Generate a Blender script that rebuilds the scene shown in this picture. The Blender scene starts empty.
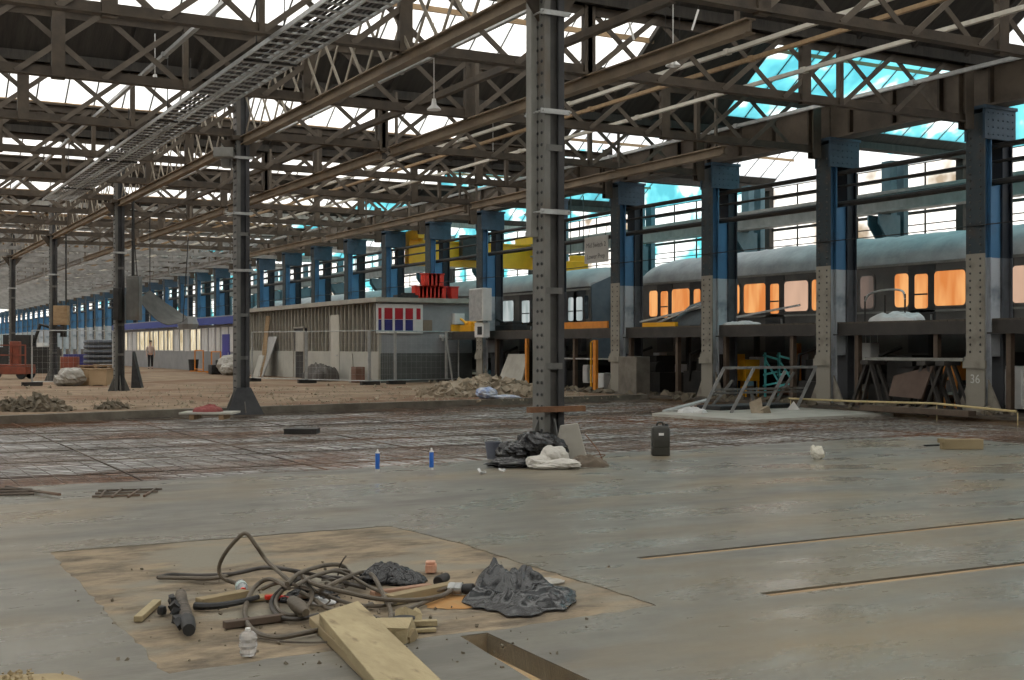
import bpy, bmesh, math, random
from mathutils import Vector, Matrix, noise
random.seed(11)
PI = math.pi
S = bpy.context.scene
COL = S.collection
# ------------------------------------------------------------------ camera
ANG = math.radians(28.8); FPX = 1232.0; CX = 512.0; HZ = 347.0; CAMH = 1.4
FW = Vector((math.sin(ANG), math.cos(ANG), 0)); RT = Vector((math.cos(ANG), -math.sin(ANG), 0))
cam_d = bpy.data.cameras.new('camera'); cam = bpy.data.objects.new('camera', cam_d); COL.objects.link(cam)
cam.location = (0, 0, CAMH); cam.rotation_euler = (PI/2, 0, -ANG)
cam_d.sensor_width = 36; cam_d.lens = 36*FPX/1024; cam_d.shift_y = (HZ-340)/1024; cam_d.clip_end = 600
S.camera = cam
def ray(px): return FW*FPX + RT*(px-CX)
def g(px, py, z=0.0):                       # a point of the plane at height z
    d = (CAMH-z)*FPX/(py-HZ); p = ray(px)*(d/FPX); return Vector((p.x, p.y, z))
def atX(px, X): r = ray(px); return X*r.y/r.x          # Y on the plane x = X
def atY(px, Y): r = ray(px); return Y*r.x/r.y
def dep(x, y): return x*FW.x + y*FW.y
def zz(py, x, y): return CAMH + (HZ-py)*dep(x, y)/FPX
def at(px, py, depth): p = ray(px)*(depth/FPX); return Vector((p.x, p.y, CAMH+(HZ-py)*depth/FPX))
# ------------------------------------------------------------------ materials
def M(name, c1, c2=None, scale=4.0, rough=.65, metal=0.0, bump=0.0, bscale=None, detail=6, stretch=(1,1,1), rough2=None, contrast=(.35,.65), c3=None, s3=.6, r3=(.5,.62), spec=None):
    m = bpy.data.materials.new(name); m.use_nodes = True; nt = m.node_tree; N = nt.nodes; L = nt.links
    b = N['Principled BSDF']; b.inputs['Roughness'].default_value = rough; b.inputs['Metallic'].default_value = metal
    b.inputs['Base Color'].default_value = (*c1, 1)
    if spec is not None: b.inputs['Specular IOR Level'].default_value = spec
    tc = N.new('ShaderNodeTexCoord'); mp = N.new('ShaderNodeMapping'); mp.inputs['Scale'].default_value = stretch
    L.new(tc.outputs['Object'], mp.inputs['Vector'])
    if c2 is not None:
        n = N.new('ShaderNodeTexNoise'); n.inputs['Scale'].default_value = scale; n.inputs['Detail'].default_value = detail; n.inputs['Roughness'].default_value = .65
        L.new(mp.outputs[0], n.inputs['Vector'])
        r = N.new('ShaderNodeValToRGB'); r.color_ramp.elements[0].color = (*c1, 1); r.color_ramp.elements[1].color = (*c2, 1)
        r.color_ramp.elements[0].position = contrast[0]; r.color_ramp.elements[1].position = contrast[1]
        L.new(n.outputs['Fac'], r.inputs[0]); out = r.outputs[0]
        if c3 is not None:
            n3 = N.new('ShaderNodeTexNoise'); n3.inputs['Scale'].default_value = s3; n3.inputs['Detail'].default_value = 7
            L.new(mp.outputs[0], n3.inputs['Vector'])
            r2 = N.new('ShaderNodeMapRange'); r2.inputs[1].default_value = r3[0]; r2.inputs[2].default_value = r3[1]
            L.new(n3.outputs['Fac'], r2.inputs[0])
            mx = N.new('ShaderNodeMix'); mx.data_type = 'RGBA'; mx.inputs[7].default_value = (*c3, 1)
            L.new(r2.outputs[0], mx.inputs[0]); L.new(out, mx.inputs[6]); out = mx.outputs[2]
        L.new(out, b.inputs['Base Color'])
        if rough2 is not None:
            q = N.new('ShaderNodeMapRange'); q.inputs[1].default_value = .38; q.inputs[2].default_value = .62
            q.inputs[3].default_value = rough; q.inputs[4].default_value = rough2
            L.new(n.outputs['Fac'], q.inputs[0]); L.new(q.outputs[0], b.inputs['Roughness'])
    if bump:
        nb = N.new('ShaderNodeTexNoise'); nb.inputs['Scale'].default_value = bscale or scale*4; nb.inputs['Detail'].default_value = 5
        L.new(mp.outputs[0], nb.inputs['Vector'])
        bp = N.new('ShaderNodeBump'); bp.inputs['Strength'].default_value = bump; bp.inputs['Distance'].default_value = .02
        L.new(nb.outputs['Fac'], bp.inputs['Height']); L.new(bp.outputs[0], b.inputs['Normal'])
    return m
def paint_z(name, lo, hi, z, c_dirt=(.05,.04,.03), rough=.6):      # two paint bands with a boundary at object height z, worn
    m = bpy.data.materials.new(name); m.use_nodes = True; nt = m.node_tree; N = nt.nodes; L = nt.links
    b = N['Principled BSDF']; b.inputs['Roughness'].default_value = rough
    tc = N.new('ShaderNodeTexCoord'); sp = N.new('ShaderNodeSeparateXYZ'); L.new(tc.outputs['Object'], sp.inputs[0])
    n = N.new('ShaderNodeTexNoise'); n.inputs['Scale'].default_value = 2.2; n.inputs['Detail'].default_value = 8; L.new(tc.outputs['Object'], n.inputs['Vector'])
    gt = N.new('ShaderNodeMath'); gt.operation = 'GREATER_THAN'; gt.inputs[1].default_value = z; L.new(sp.outputs[2], gt.inputs[0])
    mx = N.new('ShaderNodeMix'); mx.data_type = 'RGBA'; mx.inputs[6].default_value = (*lo,1); mx.inputs[7].default_value = (*hi,1); L.new(gt.outputs[0], mx.inputs[0])
    r = N.new('ShaderNodeMapRange'); r.inputs[1].default_value = .5; r.inputs[2].default_value = .75; r.inputs[4].default_value = .75; L.new(n.outputs['Fac'], r.inputs[0])
    m2 = N.new('ShaderNodeMix'); m2.data_type = 'RGBA'; m2.inputs[7].default_value = (*c_dirt,1); L.new(r.outputs[0], m2.inputs[0]); L.new(mx.outputs[2], m2.inputs[6])
    L.new(m2.outputs[2], b.inputs['Base Color']); return m
def glazing(name, c1, c2, scale=.5, c3=None, t=(.45,.55), transp=.0):
    m = bpy.data.materials.new(name); m.use_nodes = True; nt = m.node_tree; N = nt.nodes; L = nt.links
    N.remove(N['Principled BSDF']); out = N['Material Output']
    tc = N.new('ShaderNodeTexCoord'); n = N.new('ShaderNodeTexNoise'); n.inputs['Scale'].default_value = scale; n.inputs['Detail'].default_value = 3
    L.new(tc.outputs['Object'], n.inputs['Vector'])
    r = N.new('ShaderNodeValToRGB'); e = r.color_ramp.elements; e[0].color = (*c1,1); e[1].color = (*c2,1); e[0].position, e[1].position = t
    if c3: x = e.new(.64); x.color = (*c3,1)
    L.new(n.outputs['Fac'], r.inputs[0])
    tr = N.new('ShaderNodeBsdfTranslucent'); L.new(r.outputs[0], tr.inputs[0])
    gl = N.new('ShaderNodeBsdfGlossy'); gl.inputs['Roughness'].default_value = .3
    mx = N.new('ShaderNodeMixShader'); mx.inputs[0].default_value = .04; L.new(tr.outputs[0], mx.inputs[1]); L.new(gl.outputs[0], mx.inputs[2])
    tp = N.new('ShaderNodeBsdfTransparent'); m2 = N.new('ShaderNodeMixShader'); m2.inputs[0].default_value = transp
    L.new(mx.outputs[0], m2.inputs[1]); L.new(tp.outputs[0], m2.inputs[2]); L.new(m2.outputs[0], out.inputs[0]); return m
def emis(name, c1, c2, scale, st):
    m = bpy.data.materials.new(name); m.use_nodes = True; nt = m.node_tree; N = nt.nodes; L = nt.links
    b = N['Principled BSDF']; b.inputs['Roughness'].default_value = .15; b.inputs['Base Color'].default_value = (.05,.05,.05,1)
    tc = N.new('ShaderNodeTexCoord'); mp = N.new('ShaderNodeMapping'); mp.inputs['Scale'].default_value = (1,2.2,.5); L.new(tc.outputs['Object'], mp.inputs['Vector'])
    n = N.new('ShaderNodeTexNoise'); n.inputs['Scale'].default_value = scale; L.new(mp.outputs[0], n.inputs['Vector'])
    r = N.new('ShaderNodeValToRGB'); r.color_ramp.elements[0].color = (*c1,1); r.color_ramp.elements[1].color = (*c2,1); r.color_ramp.elements[0].position=.38; r.color_ramp.elements[1].position=.62
    L.new(n.outputs['Fac'], r.inputs[0]); L.new(r.outputs[0], b.inputs['Emission Color']); b.inputs['Emission Strength'].default_value = st
    return m
# ------------------------------------------------------------------ mesh builder
class MB:
    def __init__(s): s.v = []; s.f = []
    def add(s, vs, fs):
        k = len(s.v); s.v += [Vector(p) for p in vs]; s.f += [tuple(i+k for i in f) for f in fs]; return s
    def box(s, x0, x1, y0, y1, z0, z1):
        return s.add([(x0,y0,z0),(x1,y0,z0),(x1,y1,z0),(x0,y1,z0),(x0,y0,z1),(x1,y0,z1),(x1,y1,z1),(x0,y1,z1)],
                     [(0,3,2,1),(4,5,6,7),(0,1,5,4),(1,2,6,5),(2,3,7,6),(3,0,4,7)])
    def obox(s, c, ax, ay, az):                 # oriented box: centre and three half vectors
        c, ax, ay, az = map(Vector, (c, ax, ay, az))
        P = [c+i*ax+j*ay+k*az for k in (-1,1) for j in (-1,1) for i in (-1,1)]
        return s.add(P, [(0,2,3,1),(4,5,7,6),(0,1,5,4),(1,3,7,5),(3,2,6,7),(2,0,4,6)])
    def bar(s, p, q, w, h, up=(0,0,1)):
        p, q = Vector(p), Vector(q); d = q-p; L = d.length; d.normalize(); up = Vector(up)
        if abs(d.dot(up)) > .98: up = Vector((0,1,0)) if abs(d.y) < .9 else Vector((1,0,0))
        sd = d.cross(up).normalized(); u2 = sd.cross(d)
        return s.obox((p+q)/2, d*(L/2), sd*(w/2), u2*(h/2))
    def tube(s, pts, r, n=8, cap=True, r_end=None):
        pts = [Vector(p) for p in pts]; k = len(s.v); m = len(pts); prev = None
        for i, p in enumerate(pts):
            d = (pts[min(i+1,m-1)]-pts[max(i-1,0)]).normalized()
            if prev is None:
                u = Vector((0,0,1)) if abs(d.z) < .9 else Vector((1,0,0)); a = d.cross(u).normalized()
            else: a = (prev - d*prev.dot(d)).normalized()
            prev = a; b = d.cross(a); rr = r if r_end is None else r+(r_end-r)*i/(m-1)
            for j in range(n): s.v.append(p + (a*math.cos(2*PI*j/n)+b*math.sin(2*PI*j/n))*rr)
        for i in range(m-1):
            for j in range(n): s.f.append((k+i*n+j, k+i*n+(j+1)%n, k+(i+1)*n+(j+1)%n, k+(i+1)*n+j))
        if cap: s.f.append(tuple(k+j for j in reversed(range(n)))); s.f.append(tuple(k+(m-1)*n+j for j in range(n)))
        return s
    def lathe(s, prof, c=(0,0,0), n=16, axis=None):     # prof: (r, h) along axis
        c = Vector(c); A = Vector(axis or (0,0,1)).normalized(); u = A.orthogonal().normalized(); w = A.cross(u); k = len(s.v); m = len(prof)
        for r, h in prof:
            for j in range(n): s.v.append(c + A*h + (u*math.cos(2*PI*j/n)+w*math.sin(2*PI*j/n))*max(r,1e-4))
        for i in range(m-1):
            for j in range(n): s.f.append((k+i*n+j, k+i*n+(j+1)%n, k+(i+1)*n+(j+1)%n, k+(i+1)*n+j))
        s.f.append(tuple(k+j for j in reversed(range(n)))); s.f.append(tuple(k+(m-1)*n+j for j in range(n))); return s
    def prism(s, pts, ext):                            # polygon extruded by a vector
        pts = [Vector(p) for p in pts]; e = Vector(ext); n = len(pts)
        return s.add(pts+[p+e for p in pts], [tuple(reversed(range(n))), tuple(range(n,2*n))]+[(i,(i+1)%n,n+(i+1)%n,n+i) for i in range(n)])
    def quad(s, a, b, c, d): return s.add([a,b,c,d], [(0,1,2,3)])
    def rivet(s, c, nrm, r=.018):
        c = Vector(c); A = Vector(nrm).normalized(); return s.lathe([(r,0),(r*.8,r*.5),(r*.3,r*.75)], c, 6, A)
    def chunk(s, c, r, sq=(1,1,1), rnd=random):         # broken lump
        c = Vector(c); R = Matrix.Rotation(rnd.uniform(0,6), 3, Vector((rnd.uniform(-1,1),rnd.uniform(-1,1),rnd.uniform(-1,1)+.01)).normalized())
        P = [c + R @ Vector((x*sq[0]*rnd.uniform(.6,1.1), y*sq[1]*rnd.uniform(.6,1.1), z*sq[2]*rnd.uniform(.6,1.1)))*r for z in (-1,1) for y in (-1,1) for x in (-1,1)]
        return s.add(P, [(0,2,3,1),(4,5,7,6),(0,1,5,4),(1,3,7,5),(3,2,6,7),(2,0,4,6)])
    def mesh(s, name, m, org=(0,0,0), smooth=False):
        o = Vector(org); me = bpy.data.meshes.new(name); me.from_pydata([p-o for p in s.v], [], s.f); me.validate(); me.update()
        bm = bmesh.new(); bm.from_mesh(me); bmesh.ops.recalc_face_normals(bm, faces=bm.faces); bm.to_mesh(me); bm.free()
        for x in (m if isinstance(m, (list,tuple)) else [m]): me.materials.append(x)
        if smooth:
            for p in me.polygons: p.use_smooth = True
            try: me.set_sharp_from_angle(angle=math.radians(40))
            except Exception: pass
        return me
def tag(o, label=None, cat=None, group=None, kind=None):
    if label: o['label'] = label
    if cat: o['category'] = cat
    if group: o['group'] = group
    if kind: o['kind'] = kind
    return o
def link(name, me, parent=None, loc=(0,0,0)):
    o = bpy.data.objects.new(name, me); COL.objects.link(o); o.location = loc
    if parent: o.parent = parent
    return o
def thing(name, label, cat, loc, group=None):            # Empty at the base of a thing
    o = bpy.data.objects.new(name, None); COL.objects.link(o); o.location = loc; o.empty_display_size = .2
    return tag(o, label, cat, group, 'thing')
def part(name, mb, m, root, smooth=False, bevel=0, label=None):     # mb is in world coordinates; root (or its parent) sits at root location
    off = Vector(root.location) if root.parent is None else Vector(root.parent.location)+Vector(root.location)
    o = link(name, mb.mesh(name, m, off, smooth), root)
    if bevel: bev(o, bevel)
    if label: o['label'] = label
    return o
def solo(name, mb, m, label, cat, group=None, kind='thing', smooth=False, bevel=0, loc=None):   # a thing that is one mesh
    if loc is None:
        loc = Vector((sum(p.x for p in mb.v)/len(mb.v), sum(p.y for p in mb.v)/len(mb.v), min(p.z for p in mb.v)))
    o = link(name, mb.mesh(name, m, loc, smooth), None, loc); tag(o, label, cat, group, kind)
    if bevel: bev(o, bevel)
    return o
def struct(name, mb, m, parent=None, label=None, smooth=False):
    o = link(name, mb.mesh(name, m, (0,0,0), smooth), parent)
    o['kind'] = 'structure'
    if label: o['label'] = label
    return o
def tint(o, n0, m):                                      # faces from n0 on take a second paint
    o.data.materials.append(m)
    for p in o.data.polygons[n0:] if False else [q for q in o.data.polygons if q.index >= n0]: p.material_index = 1
    return o
def bev(o, w, n=2):
    b = o.modifiers.new('bevel', 'BEVEL'); b.width = w; b.segments = n; b.limit_method = 'ANGLE'; return o
def copy_tree(o, loc=None, label=None, group=None, parent=None):
    c = o.copy(); COL.objects.link(c)
    if parent is not None: c.parent = parent
    if loc is not None: c.location = loc
    if label: c['label'] = label
    if group: c['group'] = group
    for ch in o.children: copy_tree(ch, parent=c)
    return c
def text_mesh(body, size, ext=.002):
    cu = bpy.data.curves.new('txt', 'FONT'); cu.body = body; cu.size = size; cu.extrude = ext; cu.align_x = 'CENTER'; cu.align_y = 'CENTER'
    o = bpy.data.objects.new('txt', cu); COL.objects.link(o); dg = bpy.context.evaluated_depsgraph_get()
    me = bpy.data.meshes.new_from_object(o.evaluated_get(dg)); bpy.data.objects.remove(o); return me
FACE_X = Matrix(((0,0,-1),(-1,0,0),(0,1,0)))            # text reading towards -X
FACE_Y = Matrix(((1,0,0),(0,0,-1),(0,1,0)))             # text reading towards -Y
def write(name, body, size, c, rot, m, root, sx=1):
    me = text_mesh(body, size); me.transform((rot @ Matrix.Diagonal((sx,1,1))).to_4x4()); me.materials.clear(); me.materials.append(m)
    off = Vector(root.location) if root.parent is None else Vector(root.parent.location)+Vector(root.location)
    return link(name, me, root, Vector(c)-off)
def smoothpath(pts, n=6):                                # Catmull-Rom
    P = [Vector(p) for p in pts]; out = []
    for i in range(len(P)-1):
        a, b, c, d = P[max(i-1,0)], P[i], P[i+1], P[min(i+2,len(P)-1)]
        for k in range(n):
            t = k/n; out.append(.5*((2*b)+(c-a)*t+(2*a-5*b+4*c-d)*t*t+(3*b-a-3*c+d)*t**3))
    out.append(P[-1]); return out
def fill_poly(outer, holes, z, thick, name, m, kind_label=None):       # polygon slab with holes, walls included
    cu = bpy.data.curves.new(name, 'CURVE'); cu.dimensions = '2D'; cu.fill_mode = 'BOTH'; cu.extrude = thick/2
    for loop in [outer]+holes:
        sp = cu.splines.new('POLY'); sp.points.add(len(loop)-1); sp.use_cyclic_u = True
        for i, p in enumerate(loop): sp.points[i].co = (p[0], p[1], 0, 1)
    o = bpy.data.objects.new(name, cu); COL.objects.link(o); dg = bpy.context.evaluated_depsgraph_get()
    me = bpy.data.meshes.new_from_object(o.evaluated_get(dg)); bpy.data.objects.remove(o)
    bm = bmesh.new(); bm.from_mesh(me); bmesh.ops.remove_doubles(bm, verts=bm.verts, dist=1e-5); bmesh.ops.recalc_face_normals(bm, faces=bm.faces)
    bm.to_mesh(me); bm.free(); me.transform(Matrix.Translation((0,0,z-thick/2))); me.materials.clear(); me.materials.append(m)
    for p in me.polygons: p.use_smooth = False
    o = link(name, me); o['kind'] = 'structure'; return o
ORD = ['first','second','third','fourth','fifth','sixth','seventh','eighth','ninth','tenth','eleventh','twelfth']
WORLD=1.5; EXPO=0.9; WIN=.62
# ================================================================== materials
m_slab = M('concrete_slab', (.120,.114,.097), (.205,.193,.158), .8, .48, 0, .07, 30, 12, (.7,1.6,1), .2, (.36,.62), (.215,.168,.10), .45, (.48,.68))
m_patch = M('dusty_screed', (.285,.222,.145), (.11,.086,.058), 2.4, .85, 0, .5, 26, 14, (1,1.6,1), None, (.42,.62), (.215,.195,.15), 1.1, (.48,.6))
m_dirt = M('dirt_floor', (.14,.09,.05), (.28,.20,.125), .9, .9, 0, .8, 6, 9, (1,1,1), None, (.35,.65), (.15,.075,.035), .25, (.5,.6))
m_pit = M('pit_plastic', (.085,.075,.064), (.78,.77,.75), 2.2, .3, 0, 1.0, 7, 12, (.8,2.2,1), .12, (.40,.60), (.19,.085,.04), .24, (.50,.62))
m_kerb = M('kerb_concrete', (.10,.085,.065), (.17,.15,.12), 2, .85, 0, .4, 20)
m_pad = M('pad_concrete', (.33,.315,.27), (.43,.41,.36), 2, .7, 0, .2, 15)
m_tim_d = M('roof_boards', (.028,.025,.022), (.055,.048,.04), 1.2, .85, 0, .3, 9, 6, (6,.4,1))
m_tim_l = M('pale_boards', (.24,.23,.21), (.42,.41,.38), .8, .85, 0, .3, 9, 6, (6,.4,1))  # paler boards for the far roof bays
m_tan = M('tan_timber', (.26,.17,.09), (.36,.25,.14), 2, .8, 0, .2, 9, 6, (.4,4,4))
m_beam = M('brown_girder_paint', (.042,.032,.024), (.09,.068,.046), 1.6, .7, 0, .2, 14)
m_far = M('hazy_far_girder', (.17,.165,.155), (.30,.29,.275), 1.2, .7)  # distant girders greyed: haze of the far hall put into the colour
m_beam_t = M('lit_girder_paint', (.15,.115,.08), (.24,.185,.125), 1.2, .7, 0, .2, 14)  # brown beams tinted tan: the light falling on them put into the colour
m_brace = M('brace_paint', (.075,.06,.046), (.13,.105,.08), 1.5, .7)
m_brace_l = M('lit_brace_paint', (.22,.19,.15), (.32,.28,.22), 1.5, .7)  # lengthwise braces paler: light from the front left put into their colour
m_col = M('column_paint', (.085,.085,.08), (.15,.15,.14), 2.2, .55, 0, .15, 20, 8, (1,1,.6), None, (.35,.65), (.10,.06,.035), .9, (.55,.75))
m_col_l = M('column_plate_paint', (.19,.19,.175), (.29,.285,.26), 2.2, .5, 0, .15, 20, 8, (1,1,.6))
m_col_d = M('dark_shaded_column', (.022,.023,.026), (.05,.05,.052), 2.2, .55)  # shade on column shafts and far flanges put into the colour; rivets too are dark
m_rust = M('rusty_steel', (.13,.06,.03), (.22,.11,.055), 5, .85, 0, .3)
m_galv = M('galvanised', (.36,.37,.37), (.5,.51,.5), 6, .4, .5)
m_pipe = M('pale_pipe', (.48,.45,.38), (.6,.57,.5), 3, .5)
m_white = M('white_paint', (.62,.62,.60), (.72,.71,.69), 3, .5)
m_black = M('black_rubber', (.012,.012,.013), (.03,.03,.03), 8, .55)
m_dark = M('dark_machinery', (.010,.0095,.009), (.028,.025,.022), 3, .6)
m_yel = M('yellow_paint', (.85,.42,.01), (.75,.36,.015), 3, .45)
m_ora = M('orange_paint', (.75,.27,.03), (.55,.20,.03), 3, .5)
m_red = M('red_plastic', (.70,.035,.015), (.55,.03,.015), 4, .4)
m_redor = M('red_orange_paint', (.26,.06,.03), (.16,.045,.025), 4, .5)
m_tealp = M('turquoise_paint', (.10,.55,.55), (.15,.6,.6), 4, .5)
g_white = glazing('white_rooflight', (.95,.96,.95), (.86,.88,.88), .8)
g_cyan = glazing('turquoise_sheeting', (.07,.34,.42), (.13,.50,.58), .8, (.9,.97,.98), (.40,.53))
g_mix = glazing('torn_sheeting', (.62,.66,.70), (.9,.92,.95), .6, (.10,.55,.68), (.4,.58))
g_side = glazing('side_glazing', (.92,.92,.90), (.27,.22,.16), .7, None, (.50,.66))
m_brick = M('dark_brick', (.07,.05,.04), (.13,.10,.08), 2, .9, 0, .3)
# ================================================================== world and view
w = bpy.data.worlds.new('sky'); S.world = w; w.use_nodes = True
bg = w.node_tree.nodes['Background']; bg.inputs[0].default_value = (1,.975,.93,1); bg.inputs[1].default_value = WORLD
S.view_settings.view_transform = 'Standard'; S.view_settings.look = 'None'; S.view_settings.gamma = 1
S.view_settings.use_curve_mapping = False; S.view_settings.exposure = EXPO
S.cycles.use_denoising = True; S.cycles.max_bounces = 8; S.cycles.diffuse_bounces = 5; S.cycles.transparent_max_bounces = 12
# ================================================================== floors
def xy(px, py, z=0): p = g(px, py, z); return (p.x, p.y)
e0, e1 = Vector(xy(0,488)), Vector(xy(350,469)); ex = e0 + (e0-e1).normalized()*14
edge = [tuple(ex)] + [xy(*p) for p in ((0,488),(60,484.5),(160,480.5),(260,473.5),(350,469),(486,460),(600,453),(680,450),(780,443.5),(860,439),(936,436.5),(990,441),(1024,444),(1200,462))]
outer = edge + [(26,-6),(-14,-6)]
trench = [xy(460,636), xy(487,632.5), xy(612,690), xy(548,690)]
def slot(a, b, wd):
    a, b = Vector(xy(*a)), Vector(xy(*b)); b = b + (b-a)*.25; n = Vector((-(b-a).y, (b-a).x)).normalized()*wd
    return [tuple(a-n), tuple(b-n), tuple(b+n), tuple(a+n)]
slots = [slot((640,558.5),(1024,519),.05), slot((765,594.5),(1024,563.5),.05)]
patch = [xy(50,552), xy(200,540), xy(390,525.5), xy(450,540), xy(660,605.5), xy(487,631), xy(455,634), xy(330,651), xy(165,673)]
fine = []; rj = random.Random(6)
for i in range(len(patch)):
    a, b2 = Vector(patch[i]), Vector(patch[(i+1)%len(patch)]); n = max(2, int((b2-a).length/.09))
    for j in range(n): p = a.lerp(b2, j/n); fine.append((p.x+rj.uniform(-.016,.016), p.y+rj.uniform(-.02,.02)))
patch = fine
slab = fill_poly(outer, [trench, patch]+slots, 0, .1, 'floor', m_slab)
pz = fill_poly(patch, [], -.006, .05, 'floor_patch', m_patch); pz['label'] = 'dusty sand coloured screed patch let into the grey slab'
mb = MB(); mb.add([(p[0],p[1],-.105) for p in ((-14,-6),(26,-6),(26,9),(-14,9))], [(0,1,2,3)])
for v in mb.v: v.z = -.32
struct('floor_base', mb, m_dirt)
tm = M('trench_earth', (.72,.57,.37), (.82,.68,.47), 3, .9, 0, .5, 20)
tb = MB(); T = [Vector((*p,0)) for p in trench]
for i in range(4):
    a, b = T[i], T[(i+1)%4]; tb.quad(a+Vector((0,0,-.003)), b+Vector((0,0,-.003)), b-Vector((0,0,.28)), a-Vector((0,0,.28)))
tb.add([p-Vector((0,0,.28)) for p in T], [(0,1,2,3)])
# the trench liner sits just inside the slab opening
struct('floor_trench', tb, tm)
mb = MB(); nx, ny = 130, 110
for j in range(ny+1):
    for i in range(nx+1):
        x = -14+54*i/nx; y = 6+32*j/ny
        mb.v.append(Vector((x, y, -.17+.05*noise.noise((x*1.3,y*1.3,0))+.03*noise.noise((x*4,y*4,3)))))
for j in range(ny):
    for i in range(nx): k = j*(nx+1)+i; mb.f.append((k,k+1,k+nx+2,k+nx+1))
# cut the pit floor away below the slab: keep only the cells beyond the slab edge
def beyond(p):
    for a, b in zip(edge, edge[1:]):
        if min(a[0],b[0]) <= p.x <= max(a[0],b[0]): return p.y > a[1]+(b[1]-a[1])*(p.x-a[0])/((b[0]-a[0]) or 1e-6)-.9
    return True
mb.f = [f for f in mb.f if beyond((mb.v[f[0]]+mb.v[f[2]])/2)]
struct('floor_pit', mb, m_pit, smooth=True)
k0, k1 = Vector(xy(0,418)), Vector(xy(255,408)); kx = k0+(k0-k1).normalized()*16
kline = [tuple(kx)]+[xy(*p) for p in ((0,418),(140,412.5),(255,408.5),(370,404.5),(500,400.5),(560,398.5),(640,396))]+[(20.4,29.0),(20.3,-6)]
fill_poly(kline+[(44,-6),(44,215),(-14,215)], [], 0, .2, 'floor_dirt', m_dirt)
mb = MB()
for a, b in zip(kline[:-2], kline[1:-1]): mb.bar((*a,-.055), (*b,-.055), .22, .2)
o = struct('trim_1', mb, m_kerb); o['label'] = 'low concrete kerb between the sunken steel mats and the dirt floor'
pad = [xy(620,413), xy(748,419.5), xy(905,412), xy(800,404.5), xy(690,405.5)]
fill_poly([(p[0],p[1]) for p in [g(*q,-.05) for q in ((652,413.5),(748,420),(905,412.5),(800,405.5),(690,407))]], [], -.05, .2, 'floor_pad', m_pad)
for i, s in enumerate(slots):
    a, b2, c, d = [Vector((*p,0)) for p in s]; k = .55                       # timber filler along the near side of each slot
    mb = MB(); mb.prism([a, b2, b2.lerp(c,k), a.lerp(d,k)], (0,0,-.05))
    for v in mb.v: v.z -= .002
    o = struct(f'trim_{i+2}', mb, m_tan); o['label'] = 'tan timber strip set in a floor slot'
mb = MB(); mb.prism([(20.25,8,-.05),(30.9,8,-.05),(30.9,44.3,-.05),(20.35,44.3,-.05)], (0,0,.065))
struct('floor_dark', mb, M('dark_ground', (.045,.035,.026), (.10,.078,.056), 1.1, .8, 0, .7, 7))  # darker ground strip laid along the pillars and under the deck
# steel mats in the pit: bars nobody could count
rb = MB(); rnd = random.Random(4)
def inpit(p):
    if not beyond(p+Vector((0,-1.0,0))): return False
    for a, b in zip(kline[:-2], kline[1:-2]):
        if a[0] <= p.x <= b[0]: return p.y < a[1]+(b[1]-a[1])*(p.x-a[0])/(b[0]-a[0])-.15
    return p.x < 20.1
def run(p, q, n, w, z):
    seg = None
    for i in range(n+1):
        c = Vector(p).lerp(Vector(q), i/n); ok = inpit(c)
        c.z = z+.02*noise.noise((c.x*.9, c.y*.9, z*9))
        if ok and seg is None: seg = c
        if seg is not None and (not ok or i == n or i % 6 == 0):
            if (c-seg).length > .05: rb.bar(seg, c, w, w)
            seg = c if ok else None
for i in range(150):
    y = 9.5+.21*i+rnd.uniform(-.02,.02)
    if y > 32: break
    run((-6,y,0), (20.2,y+rnd.uniform(-.1,.1),0), 46, .006 if i % 9 else .016, -.108)
for i in range(106):
    x = -6+.25*i+rnd.uniform(-.02,.02)
    run((x,9,0), (x+rnd.uniform(-.08,.08),31,0), 40, .006 if i % 9 else .016, -.10)
m_bar = M('rusty_bars', (.06,.045,.034), (.17,.135,.105), .5, .7, 0, 0, None, 6, (1,1,1), None, (.4,.6), (.16,.075,.035), .22, (.54,.64))
o = solo('reinforcement_mesh', rb, m_bar, 'rusty steel reinforcement mats laid over crumpled plastic in the sunken bay', 'rebar', None, 'stuff', loc=(0,0,0))
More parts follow.
